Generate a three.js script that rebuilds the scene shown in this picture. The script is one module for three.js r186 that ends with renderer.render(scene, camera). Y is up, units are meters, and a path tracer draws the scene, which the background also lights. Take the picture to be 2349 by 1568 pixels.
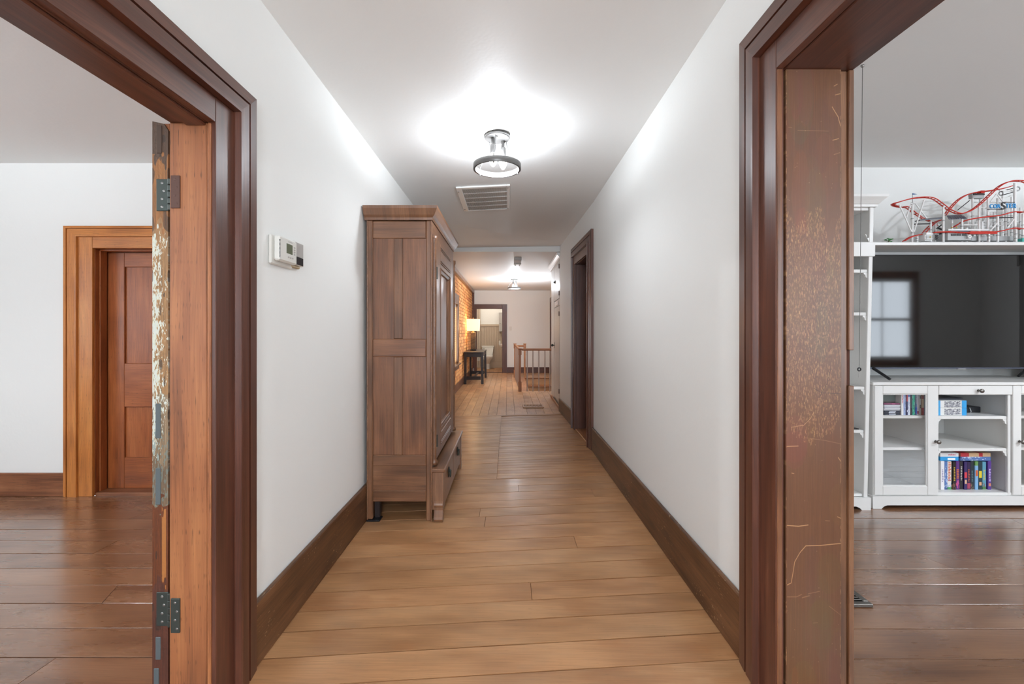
import * as THREE from 'three';
import { mergeGeometries } from 'three/addons/utils/BufferGeometryUtils.js';
import { RectAreaLightUniformsLib } from 'three/addons/lights/RectAreaLightUniformsLib.js';
import { FontLoader } from 'three/addons/loaders/FontLoader.js';
import { TextGeometry } from 'three/addons/geometries/TextGeometry.js';

// ---------------------------------------------------------------- camera, sky, exposure
// x to the side, y up, Z (depth, metres in front of the camera) = -z
const scene = new THREE.Scene();
const FOCAL = 1020, EYE = 1.21, VX = 1165, VY = 761;
const camera = new THREE.PerspectiveCamera(2 * Math.atan(784 / FOCAL) * 180 / Math.PI, 2349 / 1568, 0.05, 60);
camera.position.set(0, EYE, 0);
camera.lookAt(0, EYE, -1);
camera.setViewOffset(2349, 1568, 1174.5 - VX, 784 - VY, 2349, 1568);   // lens shift: the hall's vanishing point lies a little off centre
scene.background = new THREE.Color(0.86, 0.93, 1.0);                    // even overcast sky outside the windows
scene.backgroundIntensity = 2.0;
const renderer = new THREE.WebGLRenderer({ antialias: true });
renderer.toneMapping = THREE.LinearToneMapping;
renderer.toneMappingExposure = 1.0;
renderer.shadowMap.enabled = true;
RectAreaLightUniformsLib.init();
const DAY = new THREE.Color(0.88, 0.985, 1.1), BULBWHITE = new THREE.Color(0.91, 0.985, 1.07);
// daylight entering at each window: [centre X, Y, Z, width, height, facing X, facing Z, radiance]
const DAYLIGHTS = [
  [2.60, 1.42, -0.99, 1.0, 1.36, 0, 1, 7.5],
  [4.40, 1.42, -0.99, 1.0, 1.36, 0, 1, 5.0],
  [6.30, 1.42, -0.99, 1.0, 1.36, 0, 1, 7.0],
  [-2.80, 1.40, -1.39, 1.0, 1.36, 0, 1, 4.6],
  [-4.89, 1.40, 1.00, 1.1, 1.36, 1, 0, 4.6],
  [0.00, 1.40, -2.19, 1.1, 1.50, 0, 1, 18.0],
  [-1.14, 1.17, 8.75, 0.88, 1.2, 1, 0, 7.0],
  [1.24, 1.35, 10.0, 1.3, 1.3, -1, 0, 9.0],  // from the added stairwell window, to brighten the landing
];
for (const [x, y, Z, w, h, fx, fz, power] of DAYLIGHTS) {
  const l = new THREE.RectAreaLight(DAY, power, w, h);
  l.position.set(x, y, -Z);
  l.lookAt(x + fx, y, -(Z + fz));
  l.name = 'window_daylight';
  scene.add(l);
}
const BULB_HALL = 1.0, BULB_FAR = 1.5, BULB_TABLE = 0.9, BULB_BATH = 1.5, ADDED_BULB_MEDIA = 5.0, ADDED_BULB_PARLOUR = 4.2;   // candela per bulb

// ---------------------------------------------------------------- helpers
function rng(seed) { let a = seed >>> 0; return () => { a = (a + 0x6D2B79F5) | 0; let t = Math.imul(a ^ (a >>> 15), 1 | a); t = (t + Math.imul(t ^ (t >>> 7), 61 | t)) ^ t; return ((t ^ (t >>> 14)) >>> 0) / 4294967296; }; }
const V = (X, Y, Z) => new THREE.Vector3(X, Y, -Z);
const pxX = (x, Z) => (x - VX) * Z / FOCAL;          // photograph pixel + depth -> metres
const pxY = (y, Z) => EYE - (y - VY) * Z / FOCAL;
const names = {};
function numbered(n) { names[n] = (names[n] ?? -1) + 1; return names[n] ? n + '_' + String(names[n]).padStart(3, '0') : n; }
const OFF = new WeakMap();
function thing(name, label, category, pos = [0, 0, 0], opt = {}) {
  const g = new THREE.Group();
  g.name = opt.exact ? name : numbered(name);
  g.userData = { label, category };
  if (opt.kind) g.userData.kind = opt.kind;
  if (opt.group) g.userData.group = opt.group;
  g.position.set(pos[0], pos[1], -pos[2]);
  OFF.set(g, opt.local ? new THREE.Vector3() : g.position.clone());
  scene.add(g);
  return g;
}
const structure = (name, label, category, pos, opt = {}) => thing(name, label, category, pos, { ...opt, kind: 'structure' });
function part(parent, name, geo, mat, label) {
  const off = OFF.get(parent);
  const g = Array.isArray(geo) ? mergeGeometries(geo) : geo;
  if (off.lengthSq() > 0) g.translate(-off.x, -off.y, -off.z);
  const m = new THREE.Mesh(g, mat);
  m.name = name; m.castShadow = true; m.receiveShadow = true;
  if (label) m.userData.label = label;
  OFF.set(m, off);
  parent.add(m);
  return m;
}
function flat(pos) {                                   // triangle soup -> geometry with outward faces and flat normals
  let vol = 0;
  for (let i = 0; i < pos.length; i += 9) {
    const [a, b, c, d, e, f, g, h, k] = pos.slice(i, i + 9);
    vol += a * (e * k - f * h) - b * (d * k - f * g) + c * (d * h - e * g);
  }
  if (vol < 0) for (let i = 0; i < pos.length; i += 9) for (let j = 0; j < 3; j++) { const t = pos[i + 3 + j]; pos[i + 3 + j] = pos[i + 6 + j]; pos[i + 6 + j] = t; }
  const g = new THREE.BufferGeometry();
  g.setAttribute('position', new THREE.Float32BufferAttribute(pos, 3));
  g.computeVertexNormals();
  return g;
}
let uvSeed = rng(77);
function metricUV(g, grain = 'y', rnd = true) {        // uv in metres, u along the grain
  const p = g.attributes.position, n = g.attributes.normal, uv = new Float32Array(p.count * 2);
  const o1 = rnd ? uvSeed() * 7 : 0, o2 = rnd ? uvSeed() * 7 : 0;
  for (let i = 0; i < p.count; i++) {
    const P = [p.getX(i), p.getY(i), p.getZ(i)], N = [Math.abs(n.getX(i)), Math.abs(n.getY(i)), Math.abs(n.getZ(i))];
    const k = N[0] > N[1] && N[0] > N[2] ? 0 : N[1] > N[2] ? 1 : 2, ga = 'xyz'.indexOf(grain);
    let u, v;
    if (k === ga) { u = P[(ga + 1) % 3]; v = P[(ga + 2) % 3]; } else { u = P[ga]; v = P[3 - k - ga]; }
    uv[i * 2] = u + o1; uv[i * 2 + 1] = v + o2;
  }
  g.setAttribute('uv', new THREE.BufferAttribute(uv, 2));
  return g;
}
function chamfered(hx, hy, hz, c) {                    // 44 triangles
  const pos = [];
  const q = (a, b, d, e) => pos.push(...a, ...b, ...d, ...a, ...d, ...e);
  const tri = (a, b, d) => pos.push(...a, ...b, ...d);
  const ori = (list) => {
    const a = list[0], b = list[1], d = list[2];
    const n = [(b[1] - a[1]) * (d[2] - a[2]) - (b[2] - a[2]) * (d[1] - a[1]), (b[2] - a[2]) * (d[0] - a[0]) - (b[0] - a[0]) * (d[2] - a[2]), (b[0] - a[0]) * (d[1] - a[1]) - (b[1] - a[1]) * (d[0] - a[0])];
    const s = list.reduce((t, v) => t + n[0] * v[0] + n[1] * v[1] + n[2] * v[2], 0);
    return s < 0 ? list.slice().reverse() : list;
  };
  const H = [hx, hy, hz], S = [-1, 1];
  const vtx = (f, s) => s.map((k, i) => k * (i === f ? H[i] : H[i] - c));
  for (let f = 0; f < 3; f++) for (const s of S) {
    const a = (f + 1) % 3, b = (f + 2) % 3, mk = (x, y) => { const t = [0, 0, 0]; t[f] = s; t[a] = x; t[b] = y; return vtx(f, t); };
    q(...ori([mk(-1, -1), mk(1, -1), mk(1, 1), mk(-1, 1)]));
  }
  if (c > 0) {
    for (let e = 0; e < 3; e++) { const a = (e + 1) % 3, b = (e + 2) % 3; for (const sa of S) for (const sb of S) {
      const mk = (f, se) => { const t = [0, 0, 0]; t[e] = se; t[a] = sa; t[b] = sb; return vtx(f, t); };
      q(...ori([mk(a, -1), mk(a, 1), mk(b, 1), mk(b, -1)]));
    } }
    for (const x of S) for (const y of S) for (const z of S) tri(...ori([vtx(0, [x, y, z]), vtx(1, [x, y, z]), vtx(2, [x, y, z])]));
  }
  return pos;
}
function cb(x0, x1, y0, y1, Z0, Z1, o = {}) {          // chamfered box, Z is depth
  const hx = Math.abs(x1 - x0) / 2, hy = Math.abs(y1 - y0) / 2, hz = Math.abs(Z1 - Z0) / 2;
  const c = Math.min(o.c ?? 0.0025, hx * 0.9, hy * 0.9, hz * 0.9);
  const pos = chamfered(hx, hy, hz, c), cx = (x0 + x1) / 2, cy = (y0 + y1) / 2, cz = -(Z0 + Z1) / 2;
  for (let i = 0; i < pos.length; i += 3) { pos[i] += cx; pos[i + 1] += cy; pos[i + 2] += cz; }
  if (o.map) for (let i = 0; i < pos.length; i += 3) { const r = o.map(pos[i], pos[i + 1], -pos[i + 2]); pos[i] = r[0]; pos[i + 1] = r[1]; pos[i + 2] = -r[2]; }
  const g = flat(pos);
  return metricUV(g, o.g ?? 'y', o.rnd ?? true);
}
function prism(poly, map, d0, d1, grain = 'y') {       // closed 2-D polygon [[a,b]...] swept from d0 to d1; map(a,b,d) -> [X,Y,Z]
  const tris = THREE.ShapeUtils.triangulateShape(poly.map((p) => new THREE.Vector2(p[0], p[1])), []);
  const pos = [], w = (p, d) => { const r = map(p[0], p[1], d); return [r[0], r[1], -r[2]]; };
  const ccw = THREE.ShapeUtils.area(poly.map((p) => new THREE.Vector2(p[0], p[1]))) > 0;
  for (const [a, b, c] of tris) { pos.push(...w(poly[a], d1), ...w(poly[b], d1), ...w(poly[c], d1)); pos.push(...w(poly[a], d0), ...w(poly[c], d0), ...w(poly[b], d0)); }
  for (let i = 0; i < poly.length; i++) {
    let a = poly[i], b = poly[(i + 1) % poly.length];
    if (!ccw) [a, b] = [b, a];
    pos.push(...w(a, d0), ...w(b, d0), ...w(b, d1), ...w(a, d0), ...w(b, d1), ...w(a, d1));
  }
  return metricUV(flat(pos), grain);
}
function mitre(prof, W, Ht, map, k = 1) {              // three mitred members round an opening; map(u, y, w) -> [X,Y,Z]
  const tris = THREE.ShapeUtils.triangulateShape(prof.map((p) => new THREE.Vector2(p[0], p[1])), []);
  const ccw = THREE.ShapeUtils.area(prof.map((p) => new THREE.Vector2(p[0], p[1]))) > 0;
  const ring = (f) => prof.map((p) => { const r = map(...f(p[0], p[1])); return [r[0], r[1], -r[2]]; });
  const make = (A, B, grain) => {
    const pos = [];
    for (const [a, b, c] of tris) { pos.push(...A[a], ...A[b], ...A[c]); pos.push(...B[a], ...B[c], ...B[b]); }
    for (let i = 0; i < A.length; i++) {
      let a = i, b = (i + 1) % A.length; if (ccw) [a, b] = [b, a];
      pos.push(...A[a], ...A[b], ...B[b], ...A[a], ...B[b], ...B[a]);
    }
    return metricUV(flat(pos), grain);
  };
  const r0 = ring((u, w) => [-u, 0, w]), r1 = ring((u, w) => [-u, Ht + k * u, w]), r2 = ring((u, w) => [W + u, Ht + k * u, w]), r3 = ring((u, w) => [W + u, 0, w]);
  const d = Math.abs(r2[0][0] - r1[0][0]) > Math.abs(r2[0][2] - r1[0][2]) ? 'x' : 'z';
  return [make(r0, r1, 'y'), make(r1, r2, d), make(r2, r3, 'y')];
}
function lathe(pts, X, Y, Z, seg = 24) { const g = new THREE.LatheGeometry(pts.map((p) => new THREE.Vector2(p[0], p[1])), seg); g.translate(X, Y, -Z); return g.toNonIndexed(); }
function tube(pts, r, seg = 24, rad = 8, closed = false) { return new THREE.TubeGeometry(new THREE.CatmullRomCurve3(pts, closed), seg, r, rad, closed).toNonIndexed(); }
function bar(a, b, r, rad = 8, r2 = r) {
  const d = new THREE.Vector3().subVectors(b, a), g = new THREE.CylinderGeometry(r2, r, d.length(), rad).toNonIndexed();
  g.applyQuaternion(new THREE.Quaternion().setFromUnitVectors(new THREE.Vector3(0, 1, 0), d.clone().normalize()));
  g.translate((a.x + b.x) / 2, (a.y + b.y) / 2, (a.z + b.z) / 2);
  return g;
}
function ball(X, Y, Z, r, sx = 1, sy = 1, sz = 1, n = 14) { const g = new THREE.SphereGeometry(r, n, Math.max(8, n - 4)); g.scale(sx, sy, sz); g.translate(X, Y, -Z); return g.toNonIndexed(); }

// ---------------------------------------------------------------- procedural textures
function periodic(nx, ny, seed) {                      // tileable value noise
  const r = rng(seed), t = new Float32Array(nx * ny);
  for (let i = 0; i < t.length; i++) t[i] = r();
  return (u, v) => {
    const x = u * nx, y = v * ny, xi = Math.floor(x), yi = Math.floor(y);
    let fx = x - xi, fy = y - yi; fx = fx * fx * (3 - 2 * fx); fy = fy * fy * (3 - 2 * fy);
    const x0 = ((xi % nx) + nx) % nx, x1 = (x0 + 1) % nx, y0 = ((yi % ny) + ny) % ny, y1 = (y0 + 1) % ny;
    return (t[y0 * nx + x0] * (1 - fx) + t[y0 * nx + x1] * fx) * (1 - fy) + (t[y1 * nx + x0] * (1 - fx) + t[y1 * nx + x1] * fx) * fy;
  };
}
function dataTex(w, h, fn, srgb, repU, repV) {
  const d = new Uint8Array(w * h * 4), c = [0, 0, 0];
  for (let y = 0, i = 0; y < h; y++) for (let x = 0; x < w; x++, i += 4) { fn(x / w, y / h, c); d[i] = Math.max(0, Math.min(255, c[0])); d[i + 1] = Math.max(0, Math.min(255, c[1])); d[i + 2] = Math.max(0, Math.min(255, c[2])); d[i + 3] = 255; }
  const t = new THREE.DataTexture(d, w, h);
  t.magFilter = THREE.LinearFilter; t.minFilter = THREE.LinearMipmapLinearFilter; t.generateMipmaps = true;
  t.wrapS = t.wrapT = THREE.RepeatWrapping;
  if (srgb) t.colorSpace = THREE.SRGBColorSpace;
  t.repeat.set(repU, repV); t.needsUpdate = true;
  return t;
}
// wood: grain along u. pal = [dark, mid, light] in sRGB 0-255
function wood({ w = 768, h = 512, pal, seed, streak = 1, fine = 1, blotch = 1, pores = 0.3, specks = 0, speckColor = [225, 205, 175], lenU = 2, lenV = 0.5, wave = 0.03, warp = 2, nails = 0, stain = 0 }) {
  const a = periodic(5, 26, seed), b = periodic(9, 70, seed + 1), c = periodic(24, 230, seed + 2), bl = periodic(7, 5, seed + 3), bl2 = periodic(16, 11, seed + 4), wv = periodic(4, 3, seed + 5), po = periodic(60, 300, seed + 6), sp = periodic(190, 120, seed + 7), sm = periodic(12, 7, seed + 8), st = periodic(6, 4, seed + 9), st2 = periodic(30, 22, seed + 10), nl = periodic(96, 28, seed + 11);
  return dataTex(w, h, (u, v, o) => {
    const vv = v + wave * (wv(u, v) - 0.5) * warp;
    const g = a(u, vv) * 0.5 + b(u, vv) * 0.32 + c(u, vv) * 0.18;
    const m = bl(u, v) * 0.62 + bl2(u, v) * 0.38;
    let t = 0.5 + (g - 0.5) * 1.5 * streak + (m - 0.5) * 1.1 * blotch;
    t = Math.max(0, Math.min(1, t));
    const k = t < 0.5 ? t * 2 : t * 2 - 1, A = t < 0.5 ? pal[0] : pal[1], B = t < 0.5 ? pal[1] : pal[2];
    let f = 1 + (c(u * 1, vv) - 0.5) * 0.16 * fine;
    const p = po(u, vv); if (p > 0.86) f *= 1 - pores * (p - 0.86) / 0.14;
    for (let i = 0; i < 3; i++) o[i] = (A[i] + (B[i] - A[i]) * k) * f;
    if (stain) { const q = st(u, v) * 0.65 + st2(u, v) * 0.35; if (q > 0.62) { const e = Math.min(1, (q - 0.62) / 0.1) * stain; o[0] += (158 - o[0]) * e * 0.5; o[1] += (102 - o[1]) * e * 0.5; o[2] += (60 - o[2]) * e * 0.5; } else if (q < 0.36) { const e = Math.min(1, (0.36 - q) / 0.1) * stain; for (let i = 0; i < 3; i++) o[i] += ([150, 118, 88][i] - o[i]) * e * 0.35; } }
    if (nails && nl(u, v) > 1 - nails) for (let i = 0; i < 3; i++) o[i] *= 0.45;
    if (specks) { const s = sp(u, v) * 0.8 + sm(u, v) * 0.2; if (s > 1 - specks) for (let i = 0; i < 3; i++) o[i] += (speckColor[i] - o[i]) * 0.75; }
  }, true, 1 / lenU, 1 / lenV);
}
const grainBump = (() => { const a = periodic(14, 120, 501), b = periodic(40, 256, 502); return dataTex(512, 512, (u, v, o) => { o[0] = o[1] = o[2] = 255 * (a(u, v) * 0.6 + b(u, v) * 0.4); }, false, 0.5, 2); })();
const plasterBump = (() => { const a = periodic(9, 9, 511), b = periodic(48, 48, 512), c = periodic(160, 160, 513); return dataTex(512, 512, (u, v, o) => { o[0] = o[1] = o[2] = 255 * (a(u, v) * 0.55 + b(u, v) * 0.2 + c(u, v) * 0.25); }, false, 0.55, 0.55); })();
const wearRough = (lo, hi, seed) => { const a = periodic(9, 6, seed), b = periodic(40, 60, seed + 1), c = periodic(30, 200, seed + 2); return dataTex(512, 256, (u, v, o) => { const t = a(u, v) * 0.5 + b(u, v) * 0.25 + c(u, v) * 0.25; o[0] = o[1] = o[2] = 255 * (lo + (hi - lo) * t); }, false, 0.5, 1); };
const rgb = (r, g, b) => new THREE.Color().setRGB(r / 255, g / 255, b / 255, THREE.SRGBColorSpace);
const mat = (o) => new THREE.MeshStandardMaterial(o);
const woodMat = (map, o = {}) => mat({ map, roughness: 0.42, bumpMap: grainBump, bumpScale: 0.0002, ...o });

const T = {
  hallFloor: wood({ pal: [[148, 104, 68], [174, 128, 88], [192, 147, 105]], seed: 11, streak: 0.16, blotch: 0.85, fine: 0.6, pores: 0.1, nails: 0.006, stain: 0.5, w: 1024, h: 512 }),
  farFloor: wood({ pal: [[152, 110, 74], [180, 134, 93], [202, 156, 112]], seed: 21, streak: 0.2, blotch: 0.8, fine: 0.4, pores: 0.1 }),
  roomFloor: wood({ pal: [[100, 66, 44], [130, 91, 63], [152, 112, 82]], seed: 31, streak: 0.2, blotch: 0.8, fine: 0.45, pores: 0.12, nails: 0.004, w: 1024, h: 512 }),
  darkTrim: wood({ pal: [[64, 33, 22], [86, 47, 32], [106, 63, 45]], seed: 41, streak: 0.6, blotch: 0.5, pores: 0.1 }),
  leftJamb: wood({ pal: [[102, 62, 38], [148, 91, 56], [168, 110, 68]], seed: 51, streak: 0.45, blotch: 0.75, fine: 0.6, pores: 0.5, lenV: 0.35 }),
  amber: wood({ pal: [[156, 92, 40], [188, 116, 54], [204, 136, 70]], seed: 61, streak: 0.3, blotch: 0.7 }),
  redDoor: wood({ pal: [[120, 62, 30], [156, 86, 44], [176, 104, 58]], seed: 71, streak: 0.3, blotch: 0.8 }),
  walnut: wood({ pal: [[80, 52, 34], [118, 79, 53], [146, 104, 73]], seed: 81, streak: 0.36, blotch: 0.75, fine: 0.8, pores: 0.25, lenV: 0.4 }),
  skirting: wood({ pal: [[66, 42, 25], [94, 61, 37], [114, 77, 49]], seed: 91, streak: 0.6, blotch: 0.9, specks: 0.13, speckColor: [176, 150, 118], w: 1024, h: 512 }),
  roomSkirting: wood({ pal: [[104, 60, 36], [134, 84, 54], [156, 104, 72]], seed: 95, streak: 0.6, blotch: 0.9 }),
  black: wood({ pal: [[26, 20, 20], [40, 32, 32], [54, 45, 44]], seed: 101, streak: 0.5, blotch: 0.4, w: 256, h: 256 }),
  rail: wood({ pal: [[120, 72, 40], [152, 98, 60], [176, 122, 80]], seed: 105, streak: 0.6, blotch: 0.5, w: 256, h: 256 }),
};
const hallRough = wearRough(0.3, 0.56, 601), roomRough = wearRough(0.2, 0.38, 611);
const tints = (base, list, extra) => list.map((t) => woodMat(base, { color: new THREE.Color(t[0], t[1], t[2]), ...extra }));
const coat = (base, cc, list, extra) => list.map((t) => new THREE.MeshPhysicalMaterial({ map: base, bumpMap: grainBump, bumpScale: 0.00012, color: new THREE.Color(t[0], t[1], t[2]), clearcoat: cc, clearcoatRoughness: 0.2, ...extra }));
const M = {
  hallPlank: coat(T.hallFloor, 0.25, [[1, 1, 1], [0.93, 0.92, 0.91], [1.05, 1.02, 0.98], [0.97, 0.95, 0.91], [1.0, 0.96, 0.92]], { roughness: 1, roughnessMap: hallRough }),
  hallDark: tints(T.hallFloor, [[1.04, 0.99, 0.92], [0.94, 0.89, 0.82], [1.08, 1.03, 0.96]], { roughness: 0.85, roughnessMap: hallRough }),
  farPlank: tints(T.farFloor, [[1, 1, 1], [0.9, 0.88, 0.86], [1.04, 1.02, 1.0], [0.82, 0.8, 0.78]], { roughness: 0.9, roughnessMap: hallRough }),
  roomPlank: coat(T.roomFloor, 1.0, [[1, 1, 1], [0.9, 0.89, 0.88], [1.1, 1.08, 1.05], [0.96, 0.92, 0.9]], { roughness: 1, roughnessMap: roomRough }),
  subfloor: mat({ color: rgb(30, 20, 14), roughness: 1 }),
  wall: mat({ color: rgb(237, 237, 234), roughness: 0.6, bumpMap: plasterBump, bumpScale: 0.0009 }),
  ceiling: mat({ color: rgb(238, 238, 236), roughness: 0.55, bumpMap: plasterBump, bumpScale: 0.001 }),
  dark: new THREE.MeshPhysicalMaterial({ map: T.darkTrim, bumpMap: grainBump, bumpScale: 0.0001, roughness: 0.38, clearcoat: 0.35, clearcoatRoughness: 0.36 }),
  leftJamb: woodMat(T.leftJamb, { roughness: 0.45 }),
  amber: woodMat(T.amber, { roughness: 0.36 }),
  redDoor: woodMat(T.redDoor, { roughness: 0.36 }),
  walnut: new THREE.MeshPhysicalMaterial({ map: T.walnut, bumpMap: grainBump, bumpScale: 0.0002, roughness: 0.36, clearcoat: 0.35, clearcoatRoughness: 0.3 }),
  walnutRed: new THREE.MeshPhysicalMaterial({ map: T.walnut, bumpMap: grainBump, bumpScale: 0.0002, roughness: 0.34, clearcoat: 0.35, clearcoatRoughness: 0.3, color: new THREE.Color(1.0, 0.9, 0.84) }),
  skirting: woodMat(T.skirting, { roughness: 0.42 }),
  roomSkirting: woodMat(T.roomSkirting, { roughness: 0.4 }),
  black: woodMat(T.black, { roughness: 0.35 }),
  rail: woodMat(T.rail, { roughness: 0.4 }),
  baluster: mat({ color: rgb(168, 150, 140), roughness: 0.45 }),
  white: mat({ color: rgb(233, 232, 229), roughness: 0.35 }),
  porcelain: mat({ color: rgb(238, 236, 230), roughness: 0.12 }),
  plastic: mat({ color: rgb(222, 220, 213), roughness: 0.4 }),
  greyPlastic: mat({ color: rgb(176, 172, 168), roughness: 0.4 }),
  blackPlastic: mat({ color: rgb(28, 29, 33), roughness: 0.35 }),
  steel: mat({ color: rgb(150, 148, 145), roughness: 0.35, metalness: 0.9 }),
  pewter: mat({ color: rgb(120, 116, 112), roughness: 0.25, metalness: 0.95 }),
  iron: mat({ color: rgb(74, 80, 76), roughness: 0.45, metalness: 0.7 }),
  ironBrown: mat({ color: rgb(88, 60, 50), roughness: 0.5, metalness: 0.3 }),
  brass: mat({ color: rgb(150, 128, 84), roughness: 0.35, metalness: 0.9 }),
  glass: new THREE.MeshPhysicalMaterial({ color: 0xffffff, roughness: 0.02, transmission: 1, thickness: 0, ior: 1.5 }),
  gunmetal: mat({ color: rgb(112, 110, 108), roughness: 0.4, metalness: 0.7 }),
};

// ---------------------------------------------------------------- room shell
const WL = -0.925, WR = 0.875;                          // hall faces of the two long walls
const HL = 1.855, HR = 2.044;                           // clear heights of the two near doorways
const wallBox = (...a) => cb(...a, { c: 0, rnd: false });
const faceX = (Z) => 0.878 - 0.0353 * (Z - 4.5);        // the far stretch of the wall leans into the hall
const slant = (x, y, Z) => [faceX(Z) + x, y, Z];
{
  let g = structure('wall_left', 'white plaster hall wall carrying the thermostat, armoire standing against it', 'wall');
  part(g, 'plaster', [wallBox(-1.035, WL, 0, 2.62, 1.39, 6.6), wallBox(-1.035, WL, HL + 0.02, 2.62, 0.43, 1.39), wallBox(-1.035, WL, 0, 2.62, -2.3, 0.43), wallBox(-1.3, -0.93, 0, 2.62, 6.45, 6.6)], M.wall);
  g = structure('wall_right', 'white plaster hall wall with a wide dark cased doorway and long dark skirting', 'wall');
  part(g, 'plaster', [wallBox(WR, 1.085, 0, 2.62, 1.44, 4.5), wallBox(WR, 1.085, HR + 0.02, 2.62, 0.43, 1.44), wallBox(WR, 1.085, 0, 2.62, -2.3, 0.43)], M.wall);
  const sl = (x0, x1, y0, y1, Z0, Z1) => cb(x0, x1, y0, y1, Z0, Z1, { c: 0, rnd: false, map: slant });
  part(g, 'plaster', [sl(0, 0.2, 0, 2.62, 4.5, 4.76), sl(0, 0.2, HR + 0.02, 2.62, 4.76, 5.52), sl(0, 0.2, 0, 2.62, 5.52, 6.8), cb(0.81, 1.4, 0, 2.62, 6.66, 6.8, { c: 0.001 })], M.wall);
  g = structure('wall_back', 'white plaster wall closing the hall behind the viewer, holding a window', 'wall');
  part(g, 'plaster', [wallBox(-1.035, -0.55, 0, 2.62, -2.35, -2.2), wallBox(0.55, 1.085, 0, 2.62, -2.35, -2.2), wallBox(-0.55, 0.55, 0, 0.65, -2.35, -2.2), wallBox(-0.55, 0.55, 2.15, 2.62, -2.35, -2.2)], M.wall);
  g = structure('wall_end', 'pale grey plaster wall at the far end of the stair landing, around the bathroom doorway', 'wall');
  part(g, 'plaster', [wallBox(-1.3, -0.93, 0, 2.6, 13.2, 13.34), wallBox(-0.16, 1.4, 0, 2.6, 13.2, 13.34), wallBox(-0.93, -0.16, 1.9, 2.6, 13.2, 13.34)], M.wall);
  g = structure('wall_landing', 'white plaster wall along the stairwell beyond the built-in cupboard', 'wall');
  part(g, 'plaster', [wallBox(1.25, 1.4, -1.6, 2.6, 6.8, 9.35), wallBox(1.25, 1.4, -1.6, 2.6, 10.65, 13.3), wallBox(1.25, 1.4, -1.6, 0.7, 9.35, 10.65), wallBox(1.25, 1.4, 2.0, 2.6, 9.35, 10.65)], M.wall);

  // side rooms
  g = structure('wall_parlour_far', 'white plaster wall around the amber panelled door', 'wall');
  part(g, 'plaster', [wallBox(-5.0, -3.075, 0, 2.6, 3.29, 3.44), wallBox(-2.215, -1.035, 0, 2.6, 3.29, 3.44), wallBox(-3.075, -2.215, 1.845, 2.6, 3.29, 3.44), wallBox(-3.2, -2.1, -0.05, 2.0, 3.445, 3.5)], M.wall);
  g = structure('wall_parlour_side', 'white plaster wall with a window, outside the picture', 'wall');
  part(g, 'plaster', [wallBox(-5.05, -4.9, 0, 2.6, -1.5, 0.45), wallBox(-5.05, -4.9, 0, 2.6, 1.55, 3.4), wallBox(-5.05, -4.9, 0, 0.72, 0.45, 1.55), wallBox(-5.05, -4.9, 2.08, 2.6, 0.45, 1.55)], M.wall);
  g = structure('wall_parlour_near', 'white plaster window wall of the room with the amber door', 'wall');
  part(g, 'plaster', [wallBox(-5.05, -3.3, 0, 2.6, -1.55, -1.4), wallBox(-2.3, -1.035, 0, 2.6, -1.55, -1.4), wallBox(-3.3, -2.3, 0, 0.72, -1.55, -1.4), wallBox(-3.3, -2.3, 2.08, 2.6, -1.55, -1.4)], M.wall);
  g = structure('wall_media_far', 'white plaster wall behind the television and toy coaster', 'wall');
  part(g, 'plaster', [wallBox(1.085, 8.1, 0, 2.65, 3.57, 3.72)], M.wall);
  g = structure('wall_media_side', 'plain white wall closing the television room', 'wall');
  part(g, 'plaster', [wallBox(8.0, 8.15, 0, 2.65, -1.15, 3.6)], M.wall);
  g = structure('wall_media_near', 'white window wall facing the television', 'wall');
  const near = [];
  const edges = [1.085, 2.1, 3.1, 3.9, 4.9, 5.8, 6.8, 8.1];
  for (let i = 0; i < 7; i++) if (i % 2 === 0) near.push(wallBox(edges[i], edges[i + 1], 0, 2.65, -1.15, -1.0)); else near.push(wallBox(edges[i], edges[i + 1], 0, 0.74, -1.15, -1.0), wallBox(edges[i], edges[i + 1], 2.1, 2.65, -1.15, -1.0));
  part(g, 'plaster', near, M.wall);

  // ceilings
  g = structure('ceiling', 'white plaster hall ceiling carrying a ring light and an air grille', 'ceiling');
  for (const [d0, d1] of [[-2.3, 4.8], [4.8, 6.83]]) part(g, 'plaster', prism([[-1.0, 2.447], [1.05, 2.547], [1.05, 2.7], [-1.0, 2.7]], (a, b, d) => [a, b + (b < 2.6 && d > 4.8 ? (d - 4.8) / 2.03 * (a < 0 ? 0.05 : -0.02) : 0), d], d0, d1, 'x'), M.ceiling);
  g = structure('ceiling', 'lower white ceiling over the stair landing', 'ceiling');
  part(g, 'plaster', [wallBox(-1.3, 1.4, 2.44, 2.6, 6.83, 13.34), wallBox(-1.3, -0.925, 2.44, 2.6, 6.45, 6.83)], M.ceiling);
  g = structure('ceiling', 'white ceiling of the room with the amber door', 'ceiling');
  part(g, 'plaster', wallBox(-5.05, -1.03, 2.458, 2.6, -1.55, 3.44), M.ceiling);
  g = structure('ceiling', 'white ceiling of the television room', 'ceiling');
  part(g, 'plaster', wallBox(1.08, 8.15, 2.53, 2.68, -1.15, 3.72), M.ceiling);
  g = structure('trim_1', 'narrow white fascia where the hall ceiling steps down', 'trim', [0, 2.42, 6.83]);
  part(g, 'board', cb(-0.93, 0.84, 2.437, 2.55, 6.81, 6.83, { g: 'x' }), M.white);
}

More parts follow.
